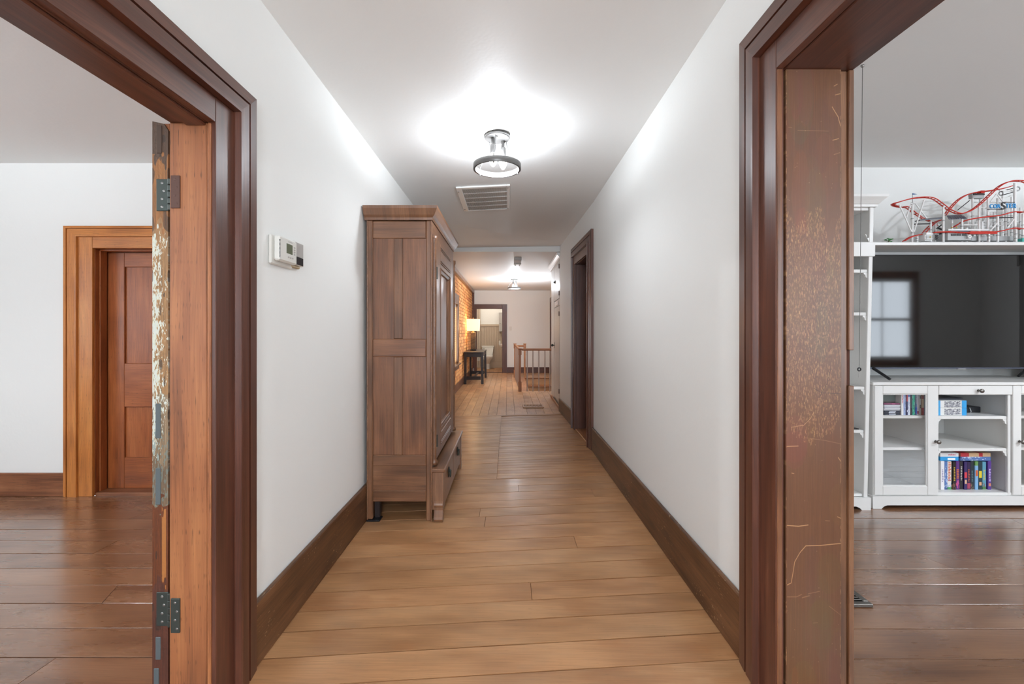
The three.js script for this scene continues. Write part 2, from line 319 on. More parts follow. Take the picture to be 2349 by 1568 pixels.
// ---------------------------------------------------------------- floors, plank by plank
const fr = rng(4242);
{
  // hall: boards across the hall, seams fanning slightly
  const g = structure('floor', 'worn tan plank floor of the hall, boards laid across', 'floor', [0, 0, 2]);
  part(g, 'subfloor', wallBox(-1.03, 1.09, -0.08, -0.021, -2.3, 6.6), M.subfloor);
  const s = (Z) => 0.06 + 0.0125 * Math.max(0, Z);
  const seam = (Z0, x) => Z0 + s(Z0) * x;
  const plank = (x0, x1, Za, Zb, m) => {
    const h = (fr() - 0.5) * 0.0016, gap = fr() < 0.55 ? 0.0034 : 0.002;
    part(g, 'plank', cb(x0 + 0.0006, x1 - 0.0006, -0.021, h, 0, 1, { c: 0.0012, g: 'x', map: (x, y, t) => [x, y, (seam(Za, x) + gap) * (1 - t) + (seam(Zb, x) - gap) * t] }), m);
  };
  const seams = [-2.35];
  while (seams.at(-1) < 1.5) seams.push(seams.at(-1) + 0.135 + fr() * 0.035);
  seams.push(1.72, 1.868, 2.0, 2.14, 2.305, 2.46, 2.6, 2.775, 2.93, 3.07, 3.2, 3.36, 3.5, 3.67);
  const xa = -0.92, xb = 0.872, clean = seams.filter((z, i) => z < 1.62 || z >= 1.72);
  for (let i = 0; i + 1 < clean.length; i++) {
    const pick = () => M.hallPlank[Math.floor(fr() * 5)], r = fr();
    // doorway boards run on under the walls
    const lo = clean[i] > -0.1 && clean[i] < 1.36 ? -1.04 : xa, hi = clean[i] > -0.1 && clean[i] < 1.42 ? 1.09 : xb;
    if (r < 0.55) { const c = -0.55 + fr() * 1.2; plank(lo, c, clean[i], clean[i + 1], pick()); plank(c, hi, clean[i], clean[i + 1], pick()); } else plank(lo, hi, clean[i], clean[i + 1], pick());
  }
  // patched section further on: a straight cut, wide boards to one side and narrow strips to the other
  const cut = -0.092;
  for (let Z = 3.67; Z < 6.24;) { const n = Math.min(6.42, Z + 0.13 + fr() * 0.05); plank(xa, cut, Z, n > 6.3 ? 6.42 : n, M.hallPlank[Math.floor(fr() * 5)]); Z = n > 6.3 ? 7 : n; }
  for (let Z = 3.67; Z < 6.36;) { const n = Math.min(6.42, Z + 0.062 + fr() * 0.022); plank(cut, xb - 0.06 * Math.max(0, (Z - 4.8) / 1.6), Z, n > 6.38 ? 6.42 : n, M.hallDark[Math.floor(fr() * 3)]); Z = n > 6.38 ? 7 : n; }
  plank(xa, 0.8, 6.42, 6.5, M.hallPlank[0]);
}
{
  // landing: boards running along the view, with the stairwell cut out
  const g = structure('floor', 'honey coloured plank floor of the stair landing, boards laid lengthwise', 'floor', [0, 0, 9]);
  part(g, 'subfloor', [wallBox(-1.06, 0.3, -0.1, -0.021, 6.4, 13.3), wallBox(0.3, 1.26, -0.1, -0.021, 6.4, 9.1), wallBox(0.3, 1.26, -0.1, -0.021, 11.83, 13.3)], M.subfloor);
  let x = -1.05;
  const zs = (X) => 6.5 + 0.14 * X;
  while (x < 1.24) {
    let n = Math.min(1.25, x + 0.122 + fr() * 0.016); if (x < 0.26 && n > 0.2 && n < 0.4) n = 0.29;
    const Zcut = x < 0.28 ? [[0, 13.2]] : [[0, 9.12], [11.81, 13.2]];
    for (const [Zs, Ze] of Zcut) {
      const a = Zs || zs(x), joints = [a];
      if (fr() < 0.7 && Ze - a > 2) joints.push(a + 0.9 + fr() * (Ze - a - 1.4));
      joints.push(Ze);
      for (let k = 0; k + 1 < joints.length; k++) {
        const Za = joints[k] + 0.001, Zb = joints[k + 1] - 0.001;
        part(g, 'plank', cb(x + 0.0015, n - 0.0015, -0.021, (fr() - 0.5) * 0.001, 0, 1, { c: 0.0012, g: 'z', map: (X, y, t) => [X, y, (k === 0 && !Zs ? zs(X) + 0.004 : Za) * (1 - t) + Zb * t] }), M.farPlank[fr() < 0.12 ? 3 : Math.floor(fr() * 3)]);
      }
    }
    x = n;
  }
}
function roomFloor(label, X0, X1, Z0, Z1, seed, doorX) {
  const r = rng(seed), g = structure('floor', label, 'floor', [(X0 + X1) / 2, 0, (Z0 + Z1) / 2]);
  part(g, 'subfloor', wallBox(X0, X1, -0.08, -0.021, Z0, Z1), M.subfloor);
  for (let Z = Z0; Z < Z1 - 0.02;) {
    let n = Z + 0.138 + r() * 0.03; if (n > Z1 - 0.06) n = Z1;
    const cuts = [X0]; let c = X0;
    while (c < X1 - 1.4) { c += 1.1 + r() * 2.4; if (c < X1 - 0.4) cuts.push(c); }
    cuts.push(X1);
    for (let i = 0; i + 1 < cuts.length; i++) {
      const skew0 = i ? (r0(i, Z) - 0.5) * 0.16 : 0, skew1 = i + 2 < cuts.length ? (r0(i + 1, Z) - 0.5) * 0.16 : 0, a = cuts[i], b = cuts[i + 1], Za = Z, Zb = n;
      part(g, 'plank', cb(0, 1, -0.021, (r() - 0.5) * 0.0016, Za + 0.0023, Zb - 0.0023, { c: 0.0005, g: 'x', map: (t, y, z) => { const f = (z - Za) / (Zb - Za) - 0.5; return [(a + 0.001 + skew0 * f) * (1 - t) + (b - 0.001 + skew1 * f) * t, y, z]; } }), M.roomPlank[Math.floor(r() * 4)]);
    }
    Z = n;
  }
  function r0(i, Z) { const q = Math.sin(i * 12.9898 + Z * 78.233 + seed) * 43758.5453; return q - Math.floor(q); }
}
roomFloor('glossy reddish brown plank floor before the amber panelled door', -4.9, -1.042, -1.4, 3.29, 91);
roomFloor('dark brown varnished plank floor before the white media cabinet', 1.092, 8.0, -1.0, 3.57, 97);

// ---------------------------------------------------------------- doorways
const BAND = [[0.093, 0], [0.093, 0.028], [0.096, 0.047], [0.106, 0.047], [0.111, 0.037], [0.163, 0.034], [0.166, 0.021], [0.172, 0.021], [0.173, 0.033], [0.222, 0.026], [0.222, 0]];
// cased doorway in a wall along the hall: inner(w) maps (u along the wall, y, protrusion) to the scene
function casing(g, W, Ht, map, mats, k = 1) {
  const bx = (u0, u1, y0, y1, w0, w1, grain) => cb(u0, u1, y0, y1, w0, w1, { c: 0.002, g: grain, map: (u, y, w) => map(u, y, w) });
  part(g, 'casing_board', bx(-0.093, 0, 0, Ht + 0.093 * k, 0, 0.025, 'y'), mats);
  part(g, 'casing_board', bx(W, W + 0.093, 0, Ht + 0.093 * k, 0, 0.025, 'y'), mats);
  part(g, 'head_board', bx(0.0008, W - 0.0008, Ht, Ht + 0.093 * k, 0, 0.0246, 'z'), mats);
  const [a, b, c] = mitre(BAND, W, Ht, map, k);
  part(g, 'backband', a, mats); part(g, 'head_backband', b, mats); part(g, 'backband', c, mats);
}
// scratched jamb face
function jambTexture() {
  const w = 256, h = 2048, c = document.createElement('canvas'); c.width = w; c.height = h;
  const x = c.getContext('2d'), r = rng(808);
  x.fillStyle = 'rgb(98,62,38)'; x.fillRect(0, 0, w, h);
  for (let i = 0; i < 2600; i++) { const l = 30 + r() * 160, d = r(); x.fillStyle = d < 0.5 ? `rgba(84,50,34,${0.05 + r() * 0.1})` : `rgba(146,98,66,${0.04 + r() * 0.1})`; x.fillRect(r() * w, r() * h - 40, 1 + r() * 1.6, l); }
  for (let i = 0; i < 60; i++) { x.fillStyle = `rgba(${60 + r() * 100},${45 + r() * 60},${34 + r() * 40},.09)`; x.beginPath(); x.ellipse(r() * w, r() * h, 14 + r() * 50, 30 + r() * 120, 0, 0, 7); x.fill(); }
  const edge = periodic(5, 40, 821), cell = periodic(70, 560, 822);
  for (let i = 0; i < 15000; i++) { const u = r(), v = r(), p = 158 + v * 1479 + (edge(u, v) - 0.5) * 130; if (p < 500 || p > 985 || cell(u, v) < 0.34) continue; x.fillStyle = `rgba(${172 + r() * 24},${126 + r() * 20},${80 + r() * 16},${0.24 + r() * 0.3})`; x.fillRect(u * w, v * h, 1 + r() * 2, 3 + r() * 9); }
  for (let i = 0; i < 1500; i++) { const v = (500 + r() * 470 - 158) / 1479; x.fillStyle = 'rgba(84,54,34,.25)'; x.fillRect(r() * w, v * h, 1 + r() * 1.5, 2 + r() * 6); }
  // photograph rows 158..1568 along the board; this face runs from row 158 (top) to about 1637 (floor)
  const Y = (p) => (p - 158) / (1637 - 158) * h, X = (p) => (p - 1801) / 129 * w;
  const line = (pts, col, lw) => { x.strokeStyle = col; x.lineWidth = lw * 0.75; x.lineJoin = 'round'; x.beginPath(); pts.forEach(([a, b], i) => (i ? x.lineTo(X(a), Y(b)) : x.moveTo(X(a), Y(b)))); x.stroke(); };
  const pale = 'rgba(190,144,100,.8)', faint = 'rgba(170,128,92,.5)', deep = 'rgba(60,38,28,.75)';
  line([[1908, 245], [1922, 268], [1928, 290]], pale, 4); line([[1912, 198], [1921, 193]], pale, 3); line([[1915, 218], [1928, 215]], pale, 3); line([[1929, 180], [1930, 240]], pale, 3);
  line([[1806, 292], [1815, 293]], faint, 2); line([[1828, 299], [1870, 300], [1900, 301]], faint, 2); line([[1909, 322], [1924, 318]], pale, 3); line([[1912, 355], [1927, 350]], faint, 3);
  line([[1905, 845], [1896, 880], [1878, 912]], deep, 2.5); line([[1866, 891], [1885, 901], [1929, 903]], deep, 2.5); line([[1813, 980], [1830, 977], [1842, 976], [1858, 960], [1866, 945]], pale, 2); line([[1845, 1004], [1890, 1010], [1928, 1018]], faint, 2);
  line([[1803, 1024], [1830, 1023]], pale, 3); line([[1922, 1049], [1930, 1060], [1931, 1080]], pale, 4); line([[1814, 1085], [1820, 1086]], pale, 3);
  line([[1803, 1205], [1830, 1207], [1853, 1204]], pale, 3.5); line([[1930, 1246], [1880, 1251], [1847, 1252], [1833, 1268], [1821, 1289], [1818, 1310], [1813, 1337], [1803, 1342]], pale, 3.5);
  line([[1803, 1369], [1825, 1369], [1838, 1363]], faint, 3); line([[1838, 1371], [1856, 1366]], faint, 4); line([[1852, 1362], [1880, 1356]], faint, 2.5); line([[1864, 1429], [1875, 1428]], faint, 2); line([[1901, 1390], [1929, 1411]], faint, 2);
  line([[1892, 1194], [1903, 1195]], faint, 3); line([[1920, 1185], [1929, 1189]], pale, 3); line([[1930, 1158], [1931, 1185]], pale, 3);
  for (let i = 0; i < 90; i++) { x.fillStyle = faint; x.fillRect(w - 3 - r() * 4, r() * h, 2 + r() * 3, 2 + r() * 16); x.fillRect(r() * 3, r() * h, 2, 2 + r() * 14); }
  for (let i = 0; i < 70; i++) { x.fillStyle = 'rgba(210,180,140,.6)'; x.fillRect(r() * w, r() * h, 2, 2); }
  const t = new THREE.CanvasTexture(c); t.colorSpace = THREE.SRGBColorSpace; t.wrapS = t.wrapT = THREE.ClampToEdgeWrapping; return t;
}
// hinge edge of the open door: bare wood with the remains of pale green paint
function doorEdgeTexture() {
  const n1 = periodic(6, 90, 901), n2 = periodic(16, 220, 902), n3 = periodic(60, 500, 903), g1 = periodic(40, 30, 904), g2 = periodic(90, 160, 905), b1 = periodic(4, 34, 906);
  const row = (v) => 1640 - v * (1640 - 278);            // photograph row that belongs to this height on the edge
  const mixc = (o, c, k) => { for (let i = 0; i < 3; i++) o[i] += (c[i] - o[i]) * k; };
  return dataTex(96, 1536, (u, v, o) => {
    const p = row(v) + (n1(u, v) - 0.5) * 60, gr = g1(u, v) * 0.6 + g2(u, v) * 0.4;
    const base = p < 370 ? [84, 62, 46] : p < 520 ? [146, 96, 52] : p < 900 ? [150, 112, 72] : p < 1060 ? [132, 110, 84] : p < 1160 ? [112, 92, 70] : p < 1350 ? [98, 50, 20] : [84, 46, 32];
    for (let i = 0; i < 3; i++) o[i] = base[i] * (0.72 + 0.56 * gr);
    if (p > 1170 && p < 1335 && u > 0.6 && u < 0.86) mixc(o, [178, 116, 58], 0.85);
    const paint = n1(u, v) * 0.35 + n2(u, v) * 0.35 + n3(u, v) * 0.3 + (0.5 - u) * 0.34 - Math.max(0, Math.abs(p - 770) - 210) * 0.0022;
    if (p > 540 && p < 1080 && paint > 0.5) mixc(o, [196 + 24 * n3(u, v), 208 + 16 * n3(u, v), 194 + 18 * n2(u, v)], Math.min(1, (paint - 0.5) * 14) * 0.9);
    if (b1(u, v) > 0.78) mixc(o, [44, 34, 28], 0.5);
    if (p > 1000 && p < 1160 && n2(u, v) > 0.62) mixc(o, [112, 130, 126], 0.6);
  }, true, 1, 1);
}
const faceUV = (g, x0, x1, y0, y1) => { const p = g.attributes.position, uv = g.attributes.uv; for (let i = 0; i < p.count; i++) uv.setXY(i, (p.getX(i) - x0) / (x1 - x0), (p.getY(i) - y0) / (y1 - y0)); return g; };
{
  // doorway to the room with the amber door
  const Z0 = 0.45, Z1 = 1.37;
  let g = structure('trim_2', 'dark mahogany door casing and orange worn jamb, open door folded back behind it', 'door casing', [WL, 0, Z1]);
  casing(g, Z1 - Z0, HL, (u, y, w) => [WL + w, y, Z0 + u], M.dark, 0.84);
  part(g, 'jamb', cb(-1.043, -0.927, 0, HL, Z1, Z1 + 0.02, { c: 0.003 }), M.leftJamb, 'worn orange brown jamb board');
  part(g, 'jamb_edge', cb(-0.9235, -0.9125, 0, HL - 0.002, Z1 - 0.006, Z1 + 0.006, { c: 0.003 }), M.leftJamb);
  part(g, 'jamb', cb(-1.043, -0.927, 0, HL, Z0 - 0.02, Z0, { c: 0.003 }), M.leftJamb);
  part(g, 'head_jamb', cb(-1.043, -0.927, HL, HL + 0.02, Z0 - 0.02, Z1 + 0.02, { c: 0.003, g: 'z' }), M.dark);
  part(g, 'head_stop', cb(-0.99, -0.93, HL - 0.01, HL, Z0, Z1, { c: 0.003, g: 'z' }), M.dark);
  // the casing on the far face of the wall
  part(g, 'casing_board', cb(-1.06, -1.036, 0, HL + 0.09, Z1 + 0.022, Z1 + 0.2), M.leftJamb);
  part(g, 'casing_board', cb(-1.06, -1.036, 0, HL + 0.09, Z0 - 0.2, Z0 - 0.022), M.leftJamb);
  part(g, 'head_board', cb(-1.06, -1.036, HL + 0.022, HL + 0.2, Z0 - 0.2, Z1 + 0.2, { g: 'z' }), M.leftJamb);

  // open door folded back flat: only its hinge edge shows
  const D0 = -1.121, D1 = -1.071, DZ = 1.402;
  g = structure('door_1', 'open door folded back against the wall, hinge edge with flaking pale green paint', 'door', [D1, 0, DZ]);
  const edgeMat = mat({ map: doorEdgeTexture(), roughness: 0.6, bumpMap: grainBump, bumpScale: 0.001 });
  part(g, 'leaf', cb(D0, D1, 0.012, 1.87, DZ + 0.006, DZ + 0.84), M.leftJamb);
  part(g, 'hinge_edge', faceUV(prism([[D0, 0.012], [D1, 0.012], [D1, 1.845], [D1 - 0.014, 1.866], [D0, 1.874]], (a, b, d) => [a, b, d], DZ, DZ + 0.006), D0, D1, 0.012, 1.874), edgeMat, 'door edge with flaking pale green paint');
  for (const [y0, y1, dx] of [[925, 1005, 0], [1073, 1157, 0], [1460, 1512, 0], [1532, 1600, -4], [288, 352, 3]]) {
    const X0 = pxX(357 + dx, DZ), X1 = pxX(369 + dx, DZ);
    part(g, 'mortise_patch', cb(X0, X1, pxY(y1, DZ), pxY(y0, DZ), DZ - 0.002, DZ + 0.003, { c: 0.0015 }), y0 < 300 ? mat({ color: rgb(74, 56, 44), roughness: 0.7 }) : mat({ color: rgb(86, 94, 96), roughness: 0.6 }));
  }
  for (const [yt, yb, brown] of [[411, 484, true], [1357, 1434, false]]) {
    const Y1 = pxY(yt, DZ), Y0 = pxY(yb, DZ), kx = -1.0615, kZ = DZ - 0.006;
    const h = part(g, 'hinge', cb(pxX(360, DZ), -1.068, Y0, Y1, DZ - 0.003, DZ + 0.002, { c: 0.001 }), M.iron, 'old iron butt hinge');
    const n = 5, st = (Y1 - Y0) / n;
    for (let i = 0; i < n; i++) part(h, 'knuckle', lathe([[0.0001, 0], [0.0055, 0.001], [0.006, 0.003], [0.006, st - 0.003], [0.0055, st - 0.001], [0.0001, st]], kx, Y0 + i * st, kZ, 12), M.iron);
    part(h, 'jamb_plate', cb(-1.0365, pxX(414, 1.37), Y0, Y1, 1.366, 1.371, { c: 0.001 }), brown ? M.ironBrown : M.iron);
    for (let i = 0; i < 4; i++) { const sx = i % 3 === 1 ? 0.006 : 0.0; part(h, 'screw', lathe([[0.0001, 0], [0.0034, 0.0002], [0.0042, 0.0016]], 0, 0, 0, 10).rotateX(-Math.PI / 2).translate(-1.092 + sx + 0.004, Y1 - (i + 0.5) * (Y1 - Y0) / 4, -(DZ - 0.0044)), M.steel); }
    for (let i = 0; i < 4; i++) part(h, 'screw', lathe([[0.0001, 0], [0.003, 0.0002], [0.004, 0.0014]], 0, 0, 0, 10).rotateX(-Math.PI / 2).translate(-1.023 + (i % 2) * 0.006, Y1 - (i + 0.5) * (Y1 - Y0) / 4, -(1.365)), brown ? M.ironBrown : M.steel);
  }
}
{
  // doorway to the television room
  const Z0 = 0.45, Z1 = 1.41;
  const g = structure('trim_3', 'dark mahogany door casing with a broad scratched brown jamb and latch mortise', 'door casing', [WR, 0, Z1]);
  casing(g, Z1 - Z0, HR, (u, y, w) => [WR - w, y, Z0 + u], M.dark, 1);
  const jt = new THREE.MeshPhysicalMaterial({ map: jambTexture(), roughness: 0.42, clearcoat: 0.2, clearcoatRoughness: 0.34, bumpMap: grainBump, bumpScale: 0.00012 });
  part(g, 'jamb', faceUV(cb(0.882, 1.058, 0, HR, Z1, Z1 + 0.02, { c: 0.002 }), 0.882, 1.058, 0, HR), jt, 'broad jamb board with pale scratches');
  part(g, 'jamb_edge', cb(0.853, 0.868, 0, HR - 0.002, Z1 - 0.004, Z1 + 0.012, { c: 0.002 }), M.walnutRed);
  part(g, 'rabbet', cb(1.0585, 1.085, 0, HR, Z1 + 0.012, Z1 + 0.03, { c: 0.002 }), M.walnut);
  const m0 = pxY(885, Z1), m1 = pxY(803, Z1);
  part(g, 'rabbet_edge', [cb(1.0855, 1.102, 0, m0, Z1 + 0.004, Z1 + 0.03, { c: 0.002 }), cb(1.0855, 1.102, m1, HR, Z1 + 0.004, Z1 + 0.03, { c: 0.002 })], M.walnut);
  part(g, 'latch_mortise', cb(1.0855, 1.1, m0, m1, Z1 + 0.02, Z1 + 0.03, { c: 0.001 }), mat({ color: rgb(74, 40, 26), roughness: 0.9 }), 'recess cut for the latch');
  part(g, 'jamb', cb(0.879, 1.1, 0, HR, Z0 - 0.02, Z0, { c: 0.003 }), M.walnut);
  part(g, 'head_jamb', cb(0.879, 1.102, HR, HR + 0.02, Z0 - 0.02, Z1 + 0.03, { c: 0.003, g: 'z' }), M.dark);
  part(g, 'casing_board', cb(1.086, 1.108, 0, HR + 0.16, Z1 + 0.032, Z1 + 0.19), M.walnut);
  part(g, 'casing_board', cb(1.086, 1.108, 0, HR + 0.16, Z0 - 0.19, Z0 - 0.022), M.walnut);
  part(g, 'head_board', cb(1.086, 1.108, HR + 0.021, HR + 0.17, Z0 - 0.022, Z1 + 0.03, { g: 'z' }), M.walnut);
}
{
  // door further along the hall
  const Z0 = 4.77, Z1 = 5.50, g = structure('trim_4', 'dark mahogany casing and deep jamb of the doorway beyond the long skirting', 'door casing', [0.85, 0, Z1]);
  casing(g, Z1 - Z0, HR, (u, y, w) => [faceX(Z0 + u) - w, y, Z0 + u], M.dark, 1);
  part(g, 'jamb', cb(0.0, 0.2, 0, HR, Z1, Z1 + 0.02, { map: slant }), M.dark);
  part(g, 'jamb', cb(0.0, 0.2, 0, HR, Z0 - 0.02, Z0, { map: slant }), M.dark);
  part(g, 'head_jamb', cb(0.0, 0.2, HR, HR + 0.02, Z0 - 0.02, Z1 + 0.02, { map: slant, g: 'z' }), M.dark);
  part(g, 'stop', cb(0.11, 0.125, 0, HR, Z1 - 0.012, Z1, { map: slant }), M.dark);
  part(g, 'threshold', cb(-0.01, 0.16, 0, 0.016, Z0, Z1, { map: slant, g: 'z', c: 0.006 }), M.rail, 'honey coloured threshold strip');
  const d = structure('door_2', 'dark stained door set deep in the doorway beyond the long skirting', 'door', [1.0, 0, 5.1]);
  part(d, 'leaf', cb(0.16, 0.2, 0.016, HR - 0.004, Z0 + 0.003, Z1 - 0.003, { map: slant }), M.dark);
}
{
  // amber door in the room to the side
  const X0 = -3.055, X1 = -2.235, ZW = 3.29, Ht = 1.826, k = 0.78;
  let g = structure('trim_5', 'amber varnished door casing with moulded outer edge', 'door casing', [X0, 0, ZW]);
  const fm = (u, y, w) => [X0 + u, y, ZW - w];
  const W = X1 - X0, bx = (u0, u1, y0, y1, grain) => cb(u0, u1, y0, y1, 0, 0.022, { c: 0.002, g: grain, map: fm });
  part(g, 'casing_board', bx(-0.105, 0, 0, Ht + 0.105 * k, 'y'), M.amber);
  part(g, 'casing_board', bx(W, W + 0.105, 0, Ht + 0.105 * k, 'y'), M.amber);
  part(g, 'head_board', bx(0.001, W - 0.001, Ht, Ht + 0.105 * k, 'x'), M.amber);
  const prof = [[0.105, 0], [0.105, 0.024], [0.108, 0.036], [0.118, 0.036], [0.178, 0.03], [0.18, 0.02], [0.184, 0.02], [0.186, 0.032], [0.208, 0.028], [0.208, 0]];
  const [a, b, c] = mitre(prof, W, Ht, fm, k);
  part(g, 'backband', a, M.amber); part(g, 'head_backband', b, M.amber); part(g, 'backband', c, M.amber);
  part(g, 'jamb', [cb(X0 - 0.02, X0, 0, Ht, ZW, ZW + 0.14), cb(X0, X0 + 0.012, 0, Ht, ZW + 0.03, ZW + 0.088)], M.redDoor);
  part(g, 'jamb', cb(X1, X1 + 0.02, 0, Ht, ZW, ZW + 0.14), M.redDoor);
  part(g, 'head_jamb', [cb(X0 - 0.02, X1 + 0.02, Ht, Ht + 0.02, ZW, ZW + 0.14, { g: 'x' }), cb(X0, X1, Ht - 0.012, Ht, ZW + 0.03, ZW + 0.088, { g: 'x' })], M.redDoor);
  part(g, 'threshold', cb(X0, X1, -0.02, 0.022, ZW - 0.002, ZW + 0.12, { g: 'x', c: 0.006 }), M.roomSkirting);
  // panelled leaf
  const Zd = ZW + 0.09, d = structure('door_3', 'reddish brown panelled door set in the amber casing', 'door', [-2.65, 0, Zd]);
  const st = -2.916 - X0, ys = [0.0226, 0.256, 0.640, 0.971, 1.704, Ht - 0.0125];
  part(d, 'stile', cb(X0 + 0.013, X0 + st, ys[0], ys[5], Zd, Zd + 0.04), M.redDoor);
  part(d, 'stile', cb(X1 - st, X1 - 0.003, ys[0], ys[5], Zd, Zd + 0.04), M.redDoor);
  const mid = (X0 + X1) / 2;
  for (const [p, q] of [[0, 1], [2, 3], [4, 5]]) part(d, 'rail', cb(X0 + st, X1 - st, ys[p], ys[q], Zd + 0.0006, Zd + 0.04, { g: 'x' }), M.redDoor);
  for (const [p, q] of [[1, 2], [3, 4]]) {
    part(d, 'muntin', cb(mid - 0.05, mid + 0.05, ys[p], ys[q], Zd + 0.0006, Zd + 0.04), M.redDoor);
    part(d, 'panel', cb(X0 + st - 0.005, mid - 0.045, ys[p] - 0.005, ys[q] + 0.005, Zd + 0.014, Zd + 0.03), M.redDoor);
    part(d, 'panel', cb(mid + 0.045, X1 - st + 0.005, ys[p] - 0.005, ys[q] + 0.005, Zd + 0.014, Zd + 0.03), M.redDoor);
  }
  const kb = part(d, 'knob', ball(X1 - 0.06, 0.87, Zd - 0.035, 0.026), M.brass); part(kb, 'rose', bar(V(X1 - 0.06, 0.87, Zd), V(X1 - 0.06, 0.87, Zd - 0.03), 0.016, 14, 0.009), M.brass);
}
// skirtings
function skirting(name, label, geo, m, pos, cap) { const g = structure(name, label, 'skirting', pos); part(g, 'board', geo, m); if (cap) part(g, 'top_edge', cap, m); }
skirting('baseboard_left', 'tall dark brown skirting board leading to the armoire', cb(WL + 0.0005, -0.904, 0, 0.232, 1.592, 6.6, { g: 'z', c: 0.004 }), M.skirting, [WL, 0, 4]);
skirting('baseboard_right', 'tall dark brown skirting board flecked with paint along the bare hall wall', cb(0.854, WR - 0.0005, 0, 0.236, 1.633, 4.547, { g: 'z', c: 0.004 }), M.skirting, [WR, 0, 3]);
skirting('baseboard_right_far', 'short dark skirting between the further doorway and the wall corner', cb(-0.02, -0.0005, 0, 0.2, 5.724, 6.8, { g: 'z', c: 0.004, map: slant }), M.skirting, [0.82, 0, 6.2]);
skirting('baseboard_parlour', 'reddish brown skirting beside the amber door casing', cb(-4.9, -3.265, 0, 0.171, 3.268, 3.2895, { g: 'x', c: 0.004 }), M.roomSkirting, [-4, 0, 3.29]);
skirting('baseboard_parlour_inner', 'reddish brown skirting past the amber door', cb(-2.025, -1.17, 0, 0.171, 3.268, 3.2895, { g: 'x', c: 0.004 }), M.roomSkirting, [-1.6, 0, 3.29]);
skirting('baseboard_end', 'dark skirting along the far landing wall', cb(-0.02, 1.249, 0, 0.165, 13.178, 13.1995, { g: 'x', c: 0.004 }), M.dark, [0.6, 0, 13.2]);
skirting('baseboard_brick', 'dark skirting under the brick wall', cb(-1.0495, -1.028, 0, 0.15, 6.62, 13.19, { g: 'z', c: 0.004 }), M.dark, [-1.05, 0, 10]);
skirting('baseboard_media', 'brown skirting behind the white media furniture', cb(1.11, 7.99, 0, 0.2, 3.548, 3.5695, { g: 'x', c: 0.004 }), M.roomSkirting, [4, 0, 3.57]);

// windows: sash frames, bars and panes
function windowAt(n, label, cx, cy, w, h, at, pos) {     // at(u, y, w) -> scene; w > 0 points into the room
  const g = structure('window_' + n, label, 'window', pos);
  const bx = (u0, u1, y0, y1, w0, w1, gr) => cb(u0, u1, y0, y1, w0, w1, { c: 0.003, g: gr, map: at });
  const x0 = cx - w / 2, x1 = cx + w / 2, y0 = cy - h / 2, y1 = cy + h / 2;
  for (const [a, b, c, d, gr] of [[x0 - 0.12, x0, y0 - 0.1, y1 + 0.13, 'y'], [x1, x1 + 0.12, y0 - 0.1, y1 + 0.13, 'y'], [x0, x1, y1, y1 + 0.13, 'x'], [x0, x1, y0 - 0.1, y0, 'x']]) part(g, 'casing_board', bx(a, b, c, d, 0.001, 0.025, gr), M.roomSkirting);
  part(g, 'sash_frame', [bx(x0, x0 + 0.05, y0, y1, 0.0, 0.02, 'y'), bx(x1 - 0.05, x1, y0, y1, 0, 0.02, 'y'), bx(x0, x1, y0, y0 + 0.06, 0, 0.02, 'x'), bx(x0, x1, y1 - 0.05, y1, 0, 0.02, 'x'), bx(x0, x1, cy - 0.025, cy + 0.025, 0, 0.03, 'x')], M.white);
  part(g, 'glazing_bar', bx(cx - 0.012, cx + 0.012, y0 + 0.06, cy - 0.025, 0, 0.018, 'y'), M.white);
  part(g, 'glazing_bar', bx(cx - 0.012, cx + 0.012, cy + 0.025, y1 - 0.05, 0, 0.018, 'y'), M.white);
  for (const s of [0, 1]) for (const t of [0, 1]) part(g, 'pane', bx(s ? cx : x0 + 0.02, s ? x1 - 0.02 : cx, t ? cy : y0 + 0.02, t ? y1 - 0.02 : cy, -0.03, -0.028, 'x'), M.glass);
}
windowAt(1, 'sash window facing the white media cabinet, beside the scratched jamb', 2.6, 1.42, 1.0, 1.36, (u, y, w) => [u, y, -1.0 + w], [2.6, 0.74, -1]);
windowAt(2, 'middle sash window of the television room', 4.4, 1.42, 1.0, 1.36, (u, y, w) => [u, y, -1.0 + w], [4.4, 0.74, -1]);
windowAt(3, 'sash window of the television room mirrored in the television', 6.3, 1.42, 1.0, 1.36, (u, y, w) => [u, y, -1.0 + w], [6.3, 0.74, -1]);
windowAt(4, 'sash window opposite the amber door', -2.8, 1.40, 1.0, 1.36, (u, y, w) => [u, y, -1.4 + w], [-2.8, 0.72, -1.4]);
windowAt(5, 'sash window in the side wall of the room with the amber door', 1.0, 1.40, 1.1, 1.36, (u, y, w) => [-4.9 + w, y, u], [-4.9, 0.72, 1]);
windowAt(8, 'added unseen sash window brightening the landing, behind the built-in cupboard', 10.0, 1.35, 1.3, 1.3, (u, y, w) => [1.25 - w, y, u], [1.25, 0.7, 10]);  // added window, hidden by the cupboard, to bring light to the landing
windowAt(6, 'sash window at the end of the hall behind the viewer', 0, 1.40, 1.1, 1.5, (u, y, w) => [u, y, -2.2 + w], [0, 0.65, -2.2]);

